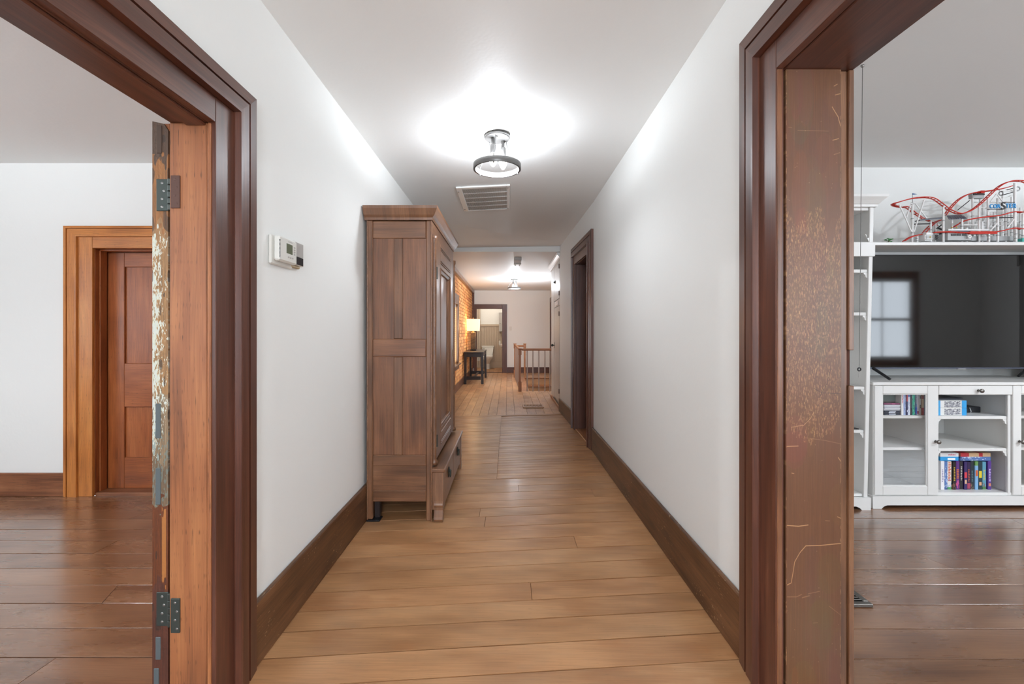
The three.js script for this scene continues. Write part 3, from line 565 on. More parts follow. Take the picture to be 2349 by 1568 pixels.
// ---------------------------------------------------------------- landing: brick wall, window with blind
{
  const g = structure('wall_brick', 'exposed orange brick wall beside the console table', 'wall', [-1.05, 0, 10]);
  const Zw0 = 8.3, Zw1 = 9.2, Yw0 = 0.56, Yw1 = 1.78;
  const mortar = mat({ color: rgb(200, 150, 100), roughness: 0.95 });
  part(g, 'mortar', [wallBox(-1.25, -1.062, 0, 2.5, 6.6, Zw0), wallBox(-1.25, -1.062, 0, 2.5, Zw1, 13.2), wallBox(-1.25, -1.062, 0, Yw0, Zw0, Zw1), wallBox(-1.25, -1.062, Yw1, 2.5, Zw0, Zw1)], mortar);
  const tones = [[222, 156, 92], [212, 142, 82], [228, 166, 104], [200, 130, 78]], sets = [[], [], [], []], r = rng(303);
  for (let row = 0, y = 0.155; y < 2.36; row++, y += 0.073) for (let Z = 6.62 - (row % 2) * 0.107; Z < 13.18; Z += 0.214) {
    const a = Math.max(6.62, Z), b = Math.min(13.18, Z + 0.203);
    if (b - a < 0.03 || (b > Zw0 - 0.02 && a < Zw1 + 0.02 && y + 0.06 > Yw0 - 0.1 && y < Yw1)) continue;
    const d = r() * 0.006;
    sets[Math.floor(r() * 4)].push(cb(-1.063, -1.053 + d, y, y + 0.062, a, b, { c: 0.004, map: (x, yy, z) => [x, yy + (r() - 0.5) * 0.003, z + (r() - 0.5) * 0.004] }));
  }
  sets.forEach((s, i) => { const m = part(g, 'bricks', s, mat({ color: rgb(...tones[i]), roughness: 0.85, bumpMap: plasterBump, bumpScale: 0.006 })); m.userData.kind = 'stuff'; });
  let t = structure('trim_6', 'dark timber moulding framing the top and end of the brick wall', 'trim', [-1.03, 0, 13]);
  part(t, 'top_moulding', cb(-1.055, -0.99, 2.35, 2.439, 6.62, 13.199, { g: 'z', c: 0.01 }), M.walnut);
  part(t, 'corner_post', cb(-1.055, -0.995, 0.15, 2.35, 13.12, 13.199), M.dark);
  const w = structure('window_7', 'dark timber framed window in the brick wall, behind the armoire', 'window', [-1.05, Yw0, 8.75]);
  part(w, 'casing_board', cb(-1.06, -1.03, Yw0 - 0.12, Yw1 + 0.2, Zw1, Zw1 + 0.2), M.walnut); part(w, 'casing_board', cb(-1.06, -1.03, Yw0 - 0.12, Yw1 + 0.2, Zw0 - 0.2, Zw0), M.walnut);
  part(w, 'head_board', cb(-1.06, -1.03, Yw1, Yw1 + 0.2, Zw0, Zw1, { g: 'z' }), M.walnut);
  part(w, 'sill', cb(-1.2, -0.985, Yw0 - 0.03, Yw0, Zw0 - 0.22, Zw1 + 0.22, { g: 'z', c: 0.006 }), M.walnut); part(w, 'apron', cb(-1.06, -1.032, Yw0 - 0.12, Yw0 - 0.031, Zw0, Zw1, { g: 'z' }), M.walnut);
  part(w, 'sash_frame', [cb(-1.19, -1.16, Yw0, Yw1, Zw0, Zw0 + 0.05), cb(-1.19, -1.16, Yw0, Yw1, Zw1 - 0.05, Zw1), cb(-1.19, -1.16, 1.15, 1.2, Zw0, Zw1, { g: 'z' }), cb(-1.19, -1.16, Yw0, Yw0 + 0.05, Zw0, Zw1, { g: 'z' }), cb(-1.19, -1.16, Yw1 - 0.05, Yw1, Zw0, Zw1, { g: 'z' })], M.walnut);
  part(w, 'pane', cb(-1.178, -1.175, Yw0 + 0.04, 1.16, Zw0 + 0.03, Zw1 - 0.03, { c: 0 }), M.glass); part(w, 'pane', cb(-1.178, -1.175, 1.19, Yw1 - 0.03, Zw0 + 0.03, Zw1 - 0.03, { c: 0 }), M.glass);
  const bl = thing('venetian_blind', 'white venetian blind lowered in the timber framed window', 'blind', [-1.1, Yw0, 8.75]);
  part(bl, 'head_rail', cb(-1.13, -1.08, Yw1 - 0.06, Yw1 - 0.001, Zw0 + 0.01, Zw1 - 0.01, { g: 'z' }), M.white);
  for (let y = Yw0 + 0.03; y < Yw1 - 0.07; y += 0.043) part(bl, 'slat', cb(-1.128, -1.082, y - 0.0012, y + 0.0012, Zw0 + 0.015, Zw1 - 0.015, { c: 0.0005, map: (x, yy, z) => [x, yy + (x + 1.105) * 0.5, z] }), M.white);
  part(bl, 'bottom_rail', cb(-1.12, -1.09, Yw0 + 0.002, Yw0 + 0.016, Zw0 + 0.012, Zw1 - 0.012, { g: 'z' }), M.white);
}
{
  // bathroom doorway and bathroom
  let g = structure('trim_7', 'plain dark brown casing round the bathroom doorway', 'door casing', [-0.55, 0, 13.2]);
  const m = [['casing_board', cb(-1.0, -0.925, 0, 1.896, 13.17, 13.1995)], ['casing_board', cb(-0.168, -0.026, 0, 2.03, 13.17, 13.1995)], ['head_board', cb(-1.0, -0.169, 1.897, 2.03, 13.17, 13.1995, { g: 'x' })], ['jamb', cb(-0.945, -0.925, 0, 1.896, 13.2, 13.34)], ['jamb', cb(-0.168, -0.15, 0, 1.896, 13.2, 13.34)], ['head_jamb', cb(-0.945, -0.15, 1.896, 1.91, 13.2, 13.34, { g: 'x' })], ['threshold', cb(-0.925, -0.168, 0, 0.012, 13.2, 13.34, { g: 'x', c: 0.005 })]];
  for (const [n, q] of m) part(g, n, q, M.dark);
  g = structure('wall_bathroom', 'bathroom walls, white above beige beadboard', 'wall', [-0.55, 0, 14.5]);
  part(g, 'plaster', [wallBox(-1.35, 0.2, 1.46, 2.5, 15.1, 15.2), wallBox(-1.35, -1.25, 0, 2.5, 13.34, 15.2), wallBox(0.1, 0.2, 0, 2.5, 13.34, 15.2), wallBox(-1.35, 0.2, 2.4, 2.5, 13.34, 15.2)], M.wall);
  const beige = mat({ color: rgb(190, 172, 152), roughness: 0.5 }), bead = [];
  for (let X = -1.25; X < 0.1; X += 0.058) bead.push(cb(X, Math.min(0.1, X + 0.055), 0.12, 1.4, 15.085, 15.1, { c: 0.004 }));
  part(g, 'beadboard', [wallBox(-1.25, 0.1, 0, 1.46, 15.099, 15.2), ...bead], beige);
  part(g, 'beadboard', [0, 1, 2, 3, 4].map((i) => cb(-1.25 + i * 0.064, -1.25 + i * 0.064 + 0.061, 0, 2.39, 15.03, 15.08, { c: 0.004 })), beige);
  part(g, 'cap_rail', cb(-0.93, 0.1, 1.4, 1.47, 15.06, 15.1, { g: 'x' }), beige); part(g, 'base_board', cb(-0.93, 0.1, 0, 0.2, 15.06, 15.1, { g: 'x' }), beige);
  g = structure('floor', 'honey coloured plank floor of the bathroom', 'floor', [-0.55, 0, 14.2]);
  part(g, 'subfloor', wallBox(-1.25, 0.1, -0.08, -0.021, 13.34, 15.1), M.subfloor);
  for (let X = -1.25; X < 0.08; X += 0.135) part(g, 'plank', cb(X + 0.001, Math.min(0.1, X + 0.133), -0.021, 0, 13.341, 15.1, { g: 'z' }), M.farPlank[Math.floor(fr() * 3)]);
  // toilet
  const t = thing('toilet', 'white two-piece toilet standing in the bathroom', 'toilet', [-0.67, 0, 14.7]), X = -0.67;
  const body = (prof) => { // sections [y, half width, Z front, Z back]
    const pos = [], n = 20, ring = ([y, hw, a, b]) => Array.from({ length: n }, (_, i) => { const th = i / n * Math.PI * 2, c = Math.cos(th), s = Math.sin(th); return [X + hw * Math.sign(c) * Math.pow(Math.abs(c), 0.75), y, -((a + b) / 2 - (b - a) / 2 * Math.sign(s) * Math.pow(Math.abs(s), 0.85))]; });
    const R = prof.map(ring);
    for (let k = 0; k + 1 < R.length; k++) for (let i = 0; i < n; i++) { const j = (i + 1) % n; pos.push(...R[k][i], ...R[k + 1][i], ...R[k + 1][j], ...R[k][i], ...R[k + 1][j], ...R[k][j]); }
    for (const [r2, s] of [[R[0], 1], [R.at(-1), -1]]) for (let i = 1; i + 1 < n; i++) pos.push(...r2[0], ...(s > 0 ? r2[i] : r2[i + 1]), ...(s > 0 ? r2[i + 1] : r2[i]));
    return metricUV(flat(pos));
  };
  part(t, 'bowl', body([[0, 0.085, 14.55, 14.98], [0.03, 0.08, 14.56, 14.97], [0.16, 0.075, 14.58, 14.95], [0.24, 0.1, 14.5, 14.93], [0.33, 0.155, 14.41, 14.9], [0.385, 0.18, 14.38, 14.9], [0.395, 0.178, 14.38, 14.9]]), M.porcelain);
  part(t, 'seat', body([[0.396, 0.18, 14.375, 14.88], [0.41, 0.185, 14.37, 14.88], [0.418, 0.18, 14.375, 14.88]]), M.porcelain);
  part(t, 'lid', body([[0.42, 0.18, 14.375, 14.87], [0.436, 0.178, 14.38, 14.87], [0.442, 0.16, 14.4, 14.86]]), M.porcelain);
  part(t, 'tank', prism([[-0.155, 0.4], [0.155, 0.4], [0.19, 0.71], [-0.19, 0.71]], (a, b, d) => [X + a, b, d], 14.86, 15.05), M.porcelain);
  part(t, 'tank_lid', cb(X - 0.205, X + 0.205, 0.711, 0.745, 14.845, 15.055, { c: 0.008 }), M.porcelain);
  part(t, 'flush_lever', bar(V(X - 0.155, 0.66, 14.855), V(X - 0.1, 0.652, 14.845), 0.007), M.steel);
  const s = thing('wash_basin', 'small white wall-hung wash basin in the bathroom', 'basin', [-0.15, 0.7, 14.4]);
  part(s, 'bowl', lathe([[0.0001, 0], [0.06, 0.0], [0.13, 0.05], [0.165, 0.11], [0.17, 0.135], [0.15, 0.135], [0.1, 0.05], [0.0001, 0.03]], -0.13, 0.69, 14.35, 26), M.porcelain); part(s, 'waste_pipe', tube([V(-0.13, 0.69, 14.35), V(-0.13, 0.55, 14.35), V(-0.1, 0.5, 14.35), V(0.099, 0.5, 14.35)], 0.018), M.steel);
  part(s, 'wall_bracket', cb(-0.1, 0.099, 0.7, 0.82, 14.27, 14.43), M.porcelain);
  const sb = thing('soap_dispenser', 'pale soap dispenser standing on the wash basin', 'dispenser', [-0.265, 0.826, 14.35]);
  part(sb, 'bottle', lathe([[0.0001, 0], [0.027, 0], [0.03, 0.01], [0.03, 0.085], [0.012, 0.1], [0.01, 0.11], [0.0001, 0.11]], -0.265, 0.826, 14.35, 16), M.plastic); part(sb, 'pump', tube([V(-0.265, 0.936, 14.35), V(-0.265, 0.965, 14.35), V(-0.3, 0.963, 14.35)], 0.004, 10), M.steel);
  const mc = thing('wall_cabinet', 'narrow grey wall cabinet above the wash basin', 'cabinet', [-0.2, 1.25, 15.05]);
  part(mc, 'body', cb(-0.3, 0.05, 1.22, 1.86, 14.93, 15.0845), M.greyPlastic); part(mc, 'door', cb(-0.295, 0.045, 1.225, 1.855, 14.912, 14.929, { c: 0.004 }), M.greyPlastic);
  part(mc, 'knob', ball(-0.26, 1.5, 14.9, 0.012), M.steel);
  const bl = thing('ceiling_light', 'round glass ceiling light inside the bathroom', 'ceiling light', [-0.6, 2.4, 14.1]);
  part(bl, 'base', lathe([[0.0001, 0], [0.07, 0], [0.07, -0.02], [0.0001, -0.02]], -0.6, 2.4, 14.1, 20), M.white);
  part(bl, 'bulb_globe', ball(-0.6, 2.31, 14.1, 0.075), mat({ color: 0xffffff, emissive: rgb(255, 236, 205), emissiveIntensity: 1.6 }));
  const pl = new THREE.PointLight(rgb(255, 240, 224), BULB_BATH); pl.position.set(-0.6, 2.31, -14.1); pl.castShadow = true; scene.add(pl);
  const ou = thing('wall_outlet', 'cream wall outlet on the bathroom beadboard', 'outlet', [-0.99, 0.29, 15.03]);
  part(ou, 'plate', cb(-1.03, -0.95, 0.235, 0.35, 15.022, 15.0295, { c: 0.003 }), M.plastic); for (const y of [0.27, 0.315]) part(ou, 'socket', cb(-1.005, -0.975, y - 0.013, y + 0.013, 15.019, 15.0225, { c: 0.002 }), M.greyPlastic);
  const sw = thing('light_switch', 'white light switch beside the bathroom doorway', 'switch', [0.08, 1.31, 13.2]);
  part(sw, 'plate', cb(0.045, 0.115, 1.255, 1.37, 13.192, 13.1995, { c: 0.003 }), M.plastic); part(sw, 'toggle', cb(0.075, 0.085, 1.3, 1.325, 13.18, 13.193, { c: 0.002 }), M.plastic);
  const dc = structure('trim_8', 'dark door casing on the landing wall past the stairs', 'door casing', [1.24, 0, 12.5]);
  part(dc, 'casing_board', cb(1.225, 1.2495, 0, 2.06, 12.86, 13.0), M.dark); part(dc, 'casing_board', cb(1.225, 1.2495, 0, 2.06, 11.95, 12.09), M.dark); part(dc, 'head_board', cb(1.225, 1.2495, 2.06, 2.2, 11.95, 13.0, { g: 'z' }), M.dark); part(dc, 'door_leaf', cb(1.24, 1.2495, 0, 2.06, 12.09, 12.86), M.dark);
}
{
  // stairs down towards the viewer, and the railing round the well
  const g = structure('stair_flight', 'wooden stairs going down inside the railing', 'stairs', [0.85, 0, 11.8]);
  for (let i = 0; i < 8; i++) {
    const Y = -0.19 * (i + 1), Z = 11.8 - 0.25 * i;
    part(g, 'riser', cb(0.47, 1.249, Y, Y + 0.167, Z, Z + 0.02, { g: 'x' }), M.farPlank[i % 3]);
    part(g, 'tread', cb(0.47, 1.249, Y - 0.022, Y, Z - 0.28, Z + 0.02, { g: 'x', c: 0.008 }), M.rail);
  }
  part(g, 'nosing', cb(0.288, 0.44, -0.0215, 0.001, 9.1, 11.774, { g: 'z', c: 0.006 }), M.rail); part(g, 'nosing', cb(0.44, 1.249, -0.0215, 0.001, 9.085, 9.118, { g: 'x', c: 0.006 }), M.rail);
  part(g, 'nosing', cb(0.3, 1.249, -0.023, 0.001, 11.775, 11.82, { g: 'x', c: 0.009 }), M.rail);
  const w = structure('wall_stairwell', 'white plaster lining of the stairwell', 'wall', [0.6, -1.5, 10.4]);
  part(w, 'plaster', [wallBox(0.3, 0.42, -1.6, -0.022, 9.1, 11.8), wallBox(0.3, 1.25, -1.6, -0.1, 9.0, 9.1), wallBox(0.3, 1.25, -1.7, -1.6, 9.0, 11.9)], M.wall);
  part(w, 'stringer', prism([[9.75, -1.55], [11.8, -0.03], [11.8, -0.3], [10.1, -1.59], [9.75, -1.59]], (a, b, d) => [d, b, a], 0.42, 0.468), M.rail);
  const r = thing('stair_railing', 'brown wooden stair railing with newel posts and slim balusters', 'railing', [0.25, 0, 9.1]);
  const newel = (X, Z, y0, y1, m) => {
    const p = part(r, 'newel_post', [cb(X - 0.034, X + 0.034, y0, y0 + 0.2, Z - 0.034, Z + 0.034, { c: 0.004 }), cb(X - 0.023, X + 0.023, y0 + 0.2, y1 - 0.13, Z - 0.023, Z + 0.023, { c: 0.006 }), cb(X - 0.033, X + 0.033, y1 - 0.13, y1 - 0.02, Z - 0.033, Z + 0.033, { c: 0.004 })], m);
    part(p, 'cap', cb(X - 0.042, X + 0.042, y1 - 0.02, y1 + 0.004, Z - 0.042, Z + 0.042, { c: 0.008, g: 'x' }), m);
  };
  newel(0.245, 9.06, 0, 0.875, M.rail); newel(0.19, 11.87, 0, 0.9, M.rail); newel(0.45, 11.87, -0.3, 0.9, M.rail);
  part(r, 'handrail', cb(0.28, 1.249, 0.83, 0.875, 9.035, 9.085, { g: 'x', c: 0.012 }), M.rail);
  part(r, 'handrail', cb(0.22, 0.27, 0.83, 0.875, 9.1, 11.83, { g: 'z', c: 0.012, map: (x, y, z) => [x - (z - 9.06) * 0.0196, y + (z - 9.1) * 0.006, z] }), M.rail);
  part(r, 'handrail', cb(0.22, 0.42, 0.81, 0.86, 11.85, 11.89, { g: 'x', c: 0.01 }), M.rail);
  for (const x of [1209.3, 1222.5, 1236, 1250, 1261.5, 1275, 1289]) { const X = pxX(x, 9.06); part(r, 'baluster', cb(X - 0.0125, X + 0.0125, 0, 0.83, 9.048, 9.072, { c: 0.004 }), M.baluster); }
  for (let Z = 9.26; Z < 11.8; Z += 0.15) { const X = 0.245 - (Z - 9.06) * 0.0196; part(r, 'baluster', cb(X - 0.0125, X + 0.0125, 0, 0.835, Z - 0.0125, Z + 0.0125, { c: 0.004 }), M.baluster); }
}
{
  // built-in cupboard at the end of the hall wall
  const g = thing('built_in_cupboard', 'tall grey-white painted board cupboard with crown moulding and black hinges', 'cupboard', [1.0, 0, 7.5]);
  const X = 0.81, paint = mat({ color: rgb(196, 193, 187), roughness: 0.32 });
  part(g, 'body', cb(X + 0.018, 1.249, 0, 2.428, 6.802, 8.28), paint);
  const boards = (nm, y0, y1, Z0, Z1, n) => { const d = part(g, nm, cb(X + 0.008, X + 0.017, y0, y1, Z0, Z1), paint); for (let i = 0; i < n; i++) { const a = Z0 + (Z1 - Z0) * i / n, b = Z0 + (Z1 - Z0) * (i + 1) / n; part(d, 'board', cb(X - 0.002, X + 0.0085, y0, y1, a + 0.0015, b - 0.0015, { c: 0.003 }), paint); } return d; };
  const up = boards('upper_door', 1.74, 2.31, 7.0, 7.74, 5), low = boards('lower_door', 0.09, 1.62, 7.0, 7.74, 5);
  boards('side_panel', 0.06, 2.33, 7.76, 8.27, 3);
  part(g, 'face_frame', [cb(X, X + 0.0175, 0, 2.33, 6.802, 6.985), cb(X, X + 0.0175, 1.63, 1.73, 6.985, 7.755), cb(X, X + 0.0175, 2.315, 2.35, 6.985, 8.28)], paint);
  for (const [d, y] of [[up, 2.246], [up, 1.82], [low, 1.498], [low, 0.277]]) part(d, 'hinge', [cb(X - 0.006, X - 0.001, y - 0.035, y + 0.035, 6.985, 7.03), bar(V(X - 0.006, y - 0.036, 6.993), V(X - 0.006, y + 0.036, 6.993), 0.006)], M.ironBrown, 'dark hinge');
  part(up, 'latch', [cb(X - 0.012, X - 0.002, 2.03, 2.085, 7.56, 7.6), ball(X - 0.02, 2.055, 7.58, 0.014)], M.iron);
  part(low, 'knob', [bar(V(X, 0.98, 7.7), V(X - 0.03, 0.98, 7.7), 0.008), ball(X - 0.04, 0.98, 7.7, 0.022), cb(X - 0.005, X - 0.001, 0.93, 1.03, 7.68, 7.72)], M.iron);
  part(g, 'plaque', cb(X - 0.008, X - 0.001, 1.645, 1.715, 7.12, 7.55, { c: 0.003 }), M.white);
  const cr = [[0, 2.33], [-0.02, 2.335], [-0.025, 2.36], [-0.055, 2.395], [-0.06, 2.427], [0, 2.427]];
  part(g, 'crown_moulding', prism(cr, (a, b, d) => [X + a, b, d], 6.802, 8.3, 'z'), M.white);
  part(g, 'shoe_moulding', cb(X - 0.018, X, 0, 0.05, 6.802, 8.28, { g: 'z', c: 0.008 }), M.rail);
}
{
  // console table and its lamp
  const t = thing('console_table', 'narrow black wooden console table against the brick wall', 'table', [-0.795, 0, 11.05]);
  const X0 = -1.015, X1 = -0.574, Z0 = 10.3, Z1 = 11.8;
  part(t, 'tabletop', cb(X0 - 0.008, X1 + 0.012, 0.715, 0.745, Z0 - 0.015, Z1 + 0.015, { g: 'z', c: 0.005 }), M.black);
  for (const [X, s] of [[X0, 1], [X1, -1]]) for (const [Z, q] of [[Z0, 1], [Z1, -1]]) part(t, 'leg', cb(0, 1, 0, 0.714, 0, 1, { c: 0.01, map: (x, y, z) => { const k = 0.055, o = y < 0.12 ? (0.12 - y) * 0.1 : 0; return [X + s * (x * k - (s > 0 ? 0 : o)), y, Z + q * (z * k - o)]; } }), M.black);
  for (const [a, b] of [[0.63, 0.714], [0.1, 0.18]]) { for (const Z of [Z0 + 0.01, Z1 - 0.035]) part(t, a > 0.5 ? 'apron' : 'stretcher', cb(X0 + 0.055, X1 - 0.055, a, b, Z, Z + 0.025, { g: 'x' }), M.black); }
  for (const X of [X0 + 0.01, X1 - 0.035]) part(t, 'apron', cb(X, X + 0.025, 0.63, 0.714, Z0 + 0.055, Z1 - 0.055, { g: 'z' }), M.black);
  part(t, 'stretcher', cb(-0.82, -0.77, 0.12, 0.15, Z0 + 0.035, Z1 - 0.035, { g: 'z' }), M.black);
  const l = thing('table_lamp', 'table lamp with square cream shade and dark carved column base', 'lamp', [-0.87, 0.745, 11.2]);
  const c = document.createElement('canvas'); c.width = 64; c.height = 256; const x = c.getContext('2d'), r = rng(66);
  x.fillStyle = 'rgb(44,28,20)'; x.fillRect(0, 0, 64, 256); x.strokeStyle = 'rgb(150,122,82)';
  for (let i = -4; i < 26; i++) { x.lineWidth = 2 + r() * 2.4; x.beginPath(); x.moveTo(0, i * 11 + 36); x.quadraticCurveTo(32, i * 11 + 8 + r() * 5, 64, i * 11); x.stroke(); }
  const tx = new THREE.CanvasTexture(c); tx.colorSpace = THREE.SRGBColorSpace;
  part(l, 'foot', cb(-0.945, -0.795, 0.746, 0.775, 11.125, 11.275, { c: 0.005 }), M.black);
  part(l, 'column', faceUV(cb(-0.93, -0.81, 0.775, 1.2, 11.14, 11.26, { c: 0.008 }), -0.93, -0.81, 0.775, 1.2), mat({ map: tx, roughness: 0.5 }));
  part(l, 'neck', bar(V(-0.87, 1.2, 11.2), V(-0.87, 1.26, 11.2), 0.03), M.brass); part(l, 'finial', bar(V(-0.87, 1.535, 11.2), V(-0.87, 1.57, 11.2), 0.01), M.brass);
  const sh = [], a = 0.158, b = 0.15, y0 = 1.235, y1 = 1.535;
  const q = (p) => { sh.push(...p[0], ...p[1], ...p[2], ...p[0], ...p[2], ...p[3]); };
  const ring = (h, y) => [[-h, y, -h], [h, y, -h], [h, y, h], [-h, y, h]].map(([u, v, w]) => [-0.87 + u, v, -11.2 + w]);
  const o0 = ring(b, y0), o1 = ring(a, y1), i0 = ring(b - 0.004, y0), i1 = ring(a - 0.004, y1);
  for (let i = 0; i < 4; i++) { const j = (i + 1) % 4; q([o0[i], o1[i], o1[j], o0[j]]); q([i0[j], i1[j], i1[i], i0[i]]); q([o1[i], i1[i], i1[j], o1[j]]); q([o0[j], i0[j], i0[i], o0[i]]); }
  part(l, 'lamp_shade', metricUV(flat(sh)), mat({ color: rgb(240, 226, 196), roughness: 0.9, emissive: rgb(255, 226, 176), emissiveIntensity: 0.62, side: THREE.DoubleSide }), 'glowing cream fabric shade');
  part(l, 'bulb', ball(-0.87, 1.37, 11.2, 0.03), mat({ color: 0xffffff, emissive: rgb(255, 214, 150), emissiveIntensity: 3 }));
  const pl = new THREE.PointLight(new THREE.Color(1.0, 0.64, 0.32), BULB_TABLE); pl.position.set(-0.87, 1.37, -11.2); pl.castShadow = true; pl.shadow.radius = 2; scene.add(pl);
}

// ---------------------------------------------------------------- ceiling fittings
const ceilY = (X) => 2.447 + 0.0488 * (X + 1.0);
function ringLight(label, X, Yc, Z, cd, turn) {
  const g = thing('ceiling_light', label, 'ceiling light', [X, Yc, Z], { group: undefined });
  const Yr = Yc - 0.225;
  part(g, 'canopy', lathe([[0.0001, 0.0], [0.083, 0.0], [0.083, -0.02], [0.078, -0.026], [0.0001, -0.026]], X, Yc, Z, 36), M.gunmetal);
  part(g, 'canopy_screw', lathe([[0.0001, -0.036], [0.006, -0.034], [0.007, -0.027], [0.0001, -0.026]], X, Yc, Z - 0.05, 10), M.steel);
  const R = 0.155, rp = [[R - 0.012, 0], [R, 0], [R, 0.034], [R - 0.012, 0.034], [R - 0.012, 0]];
  part(g, 'ring', lathe(rp, X, Yr, Z, 56), M.gunmetal, 'flat grey metal ring');
  for (let i = 0; i < 3; i++) {
    const th = turn + i * Math.PI * 2 / 3, c = Math.cos(th), s = Math.sin(th);
    const rd = part(g, 'rod', tube([V(X + c * 0.066, Yc - 0.026, Z + s * 0.066), V(X + c * 0.066, Yc - 0.05, Z + s * 0.066), V(X + c * 0.07, Yc - 0.06, Z + s * 0.07), V(X + c * 0.142, Yr + 0.05, Z + s * 0.142), V(X + c * 0.147, Yr + 0.04, Z + s * 0.147), V(X + c * 0.147, Yr, Z + s * 0.147)], 0.0028, 30, 6), M.gunmetal);
    part(rd, 'nut', ball(X + c * 0.148, Yr - 0.004, Z + s * 0.148, 0.006), M.steel);
  }
  for (const [dx, dZ] of [[-0.026, -0.02], [0.038, 0.03]]) {
    const s = part(g, 'socket', [lathe([[0.0001, -0.026], [0.012, -0.026], [0.012, -0.07], [0.019, -0.072], [0.019, -0.125], [0.0001, -0.125]], X + dx, Yc, Z + dZ, 18)], M.gunmetal);
    part(s, 'bulb', lathe([[0.0001, -0.215], [0.008, -0.212], [0.018, -0.198], [0.026, -0.178], [0.026, -0.16], [0.02, -0.142], [0.014, -0.125], [0.0001, -0.124]], X + dx, Yc, Z + dZ, 20), mat({ color: 0xffffff, emissive: rgb(255, 252, 244), emissiveIntensity: 4 }), 'lit white bulb');
    const pl = new THREE.PointLight(BULBWHITE, cd); pl.position.set(X + dx, Yc - 0.172, -(Z + dZ)); pl.castShadow = true; pl.shadow.radius = 2; scene.add(pl);
  }
}
ringLight('grey ring ceiling light with two bare bulbs, hanging before the air grille', -0.07, ceilY(-0.07), 2.9, BULB_HALL, 0.4);
ringLight('grey ring ceiling light over the stair landing', 0.15, 2.44, 10.37, BULB_FAR, 1.1);
ringLight('added unseen grey ring light behind the viewer, brightening the hall', -0.03, ceilY(-0.03), -1.0, BULB_HALL, 0.2);  // extra lamp out of view, added to lift the hall ceiling
ringLight('added unseen grey ring light brightening the television room ceiling', 4.6, 2.53, 0.7, ADDED_BULB_MEDIA, 0.7);  // added out of frame so the media room ceiling is brighter
ringLight('added unseen grey ring light brightening the room with the amber door', -3.4, 2.458, 0.7, ADDED_BULB_PARLOUR, 0.9);  // added lamp, never in view, for a brighter parlour ceiling
{
  const X0 = -0.454, X1 = 0.02, Z0 = 3.87, Z1 = 4.62, tilt = (x, y, z) => [x, y + ceilY(x), z];
  const g = thing('air_return_grille', 'white slatted air return grille set in the hall ceiling', 'grille', [-0.217, ceilY(-0.217), 4.24]);
  const bx = (a, b, c, d, e, f, gr, ch = 0.003) => cb(a, b, c, d, e, f, { map: tilt, g: gr, c: ch });
  part(g, 'frame_side', bx(X0, X0 + 0.05, -0.014, -0.0005, Z0, Z1, 'z'), M.white); part(g, 'frame_side', bx(X1 - 0.03, X1, -0.014, -0.0005, Z0, Z1, 'z'), M.white);
  part(g, 'frame_end', bx(X0 + 0.05, X1 - 0.03, -0.014, -0.0005, Z0, Z0 + 0.045, 'x'), M.white); part(g, 'frame_end', bx(X0 + 0.05, X1 - 0.03, -0.014, -0.0005, Z1 - 0.02, Z1, 'x'), M.white);
  part(g, 'backing', bx(X0 + 0.05, X1 - 0.03, -0.003, -0.0008, Z0 + 0.045, Z1 - 0.02, 'x', 0), M.white);
  for (let i = 1; i < 5; i++) { const Z = Z0 + 0.045 + (Z1 - Z0 - 0.065) * i / 5; part(g, 'cross_bar', bx(X0 + 0.05, X1 - 0.03, -0.012, -0.003, Z - 0.007, Z + 0.007, 'x'), M.white); }
  const fins = []; for (let X = X0 + 0.054; X < X1 - 0.032; X += 0.0095) fins.push(bx(X, X + 0.0045, -0.0125, -0.003, Z0 + 0.046, Z1 - 0.021, 'z', 0));
  const fm = part(g, 'fins', fins, mat({ color: rgb(205, 201, 195), roughness: 0.6 })); fm.userData.kind = 'stuff';
  for (const [x, z] of [[X1 - 0.02, Z0 + 0.05], [X1 - 0.02, Z1 - 0.05], [X0 + 0.015, Z0 + 0.1], [X0 + 0.015, Z1 - 0.08]]) part(g, 'screw', ball(x, ceilY(x) - 0.016, z, 0.006, 1, 0.6, 1, 8), M.steel);
  const s = thing('smoke_alarm', 'small off-white box alarm on the lower landing ceiling', 'smoke alarm', [0.16, 2.43, 7.45]);
  part(s, 'body', cb(0.105, 0.225, 2.385, 2.4395, 7.3, 7.7, { c: 0.006 }), M.greyPlastic); part(s, 'rim', cb(0.1, 0.23, 2.37, 2.386, 7.62, 7.72, { c: 0.004 }), M.plastic); for (const x of [0.13, 0.2]) part(s, 'lens', ball(x, 2.363, 7.68, 0.014), M.white);
}
function floorRegister(label, X0, X1, Z0, Z1, along, m) {
  const g = thing('floor_register', label, 'floor register', [(X0 + X1) / 2, 0, (Z0 + Z1) / 2]);
  const h = 0.016;
  part(g, 'frame', [cb(X0, X1, 0.0012, h, Z0, Z0 + 0.025), cb(X0, X1, 0.0012, h, Z1 - 0.025, Z1), cb(X0, X0 + 0.025, 0.0012, h, Z0 + 0.025, Z1 - 0.025), cb(X1 - 0.025, X1, 0.0012, h, Z0 + 0.025, Z1 - 0.025)], m);
  part(g, 'damper_pan', cb(X0 + 0.024, X1 - 0.024, 0.0012, 0.0022, Z0 + 0.024, Z1 - 0.024, { c: 0 }), m);
  if (along === 'z') for (let X = X0 + 0.04; X < X1 - 0.03; X += 0.024) part(g, 'louvre', cb(X, X + 0.009, 0.0022, h - 0.001, Z0 + 0.024, Z1 - 0.024, { c: 0.001 }), m);
  else for (let Z = Z0 + 0.036; Z < Z1 - 0.03; Z += 0.018) part(g, 'louvre', cb(X0 + 0.024, X1 - 0.024, 0.0022, h - 0.001, Z, Z + 0.007, { c: 0.001 }), m);
}
floorRegister('brown floor register in the landing planks', 0.24, 0.574, 7.05, 7.33, 'z', mat({ color: rgb(150, 112, 80), roughness: 0.4, metalness: 0.3 }));
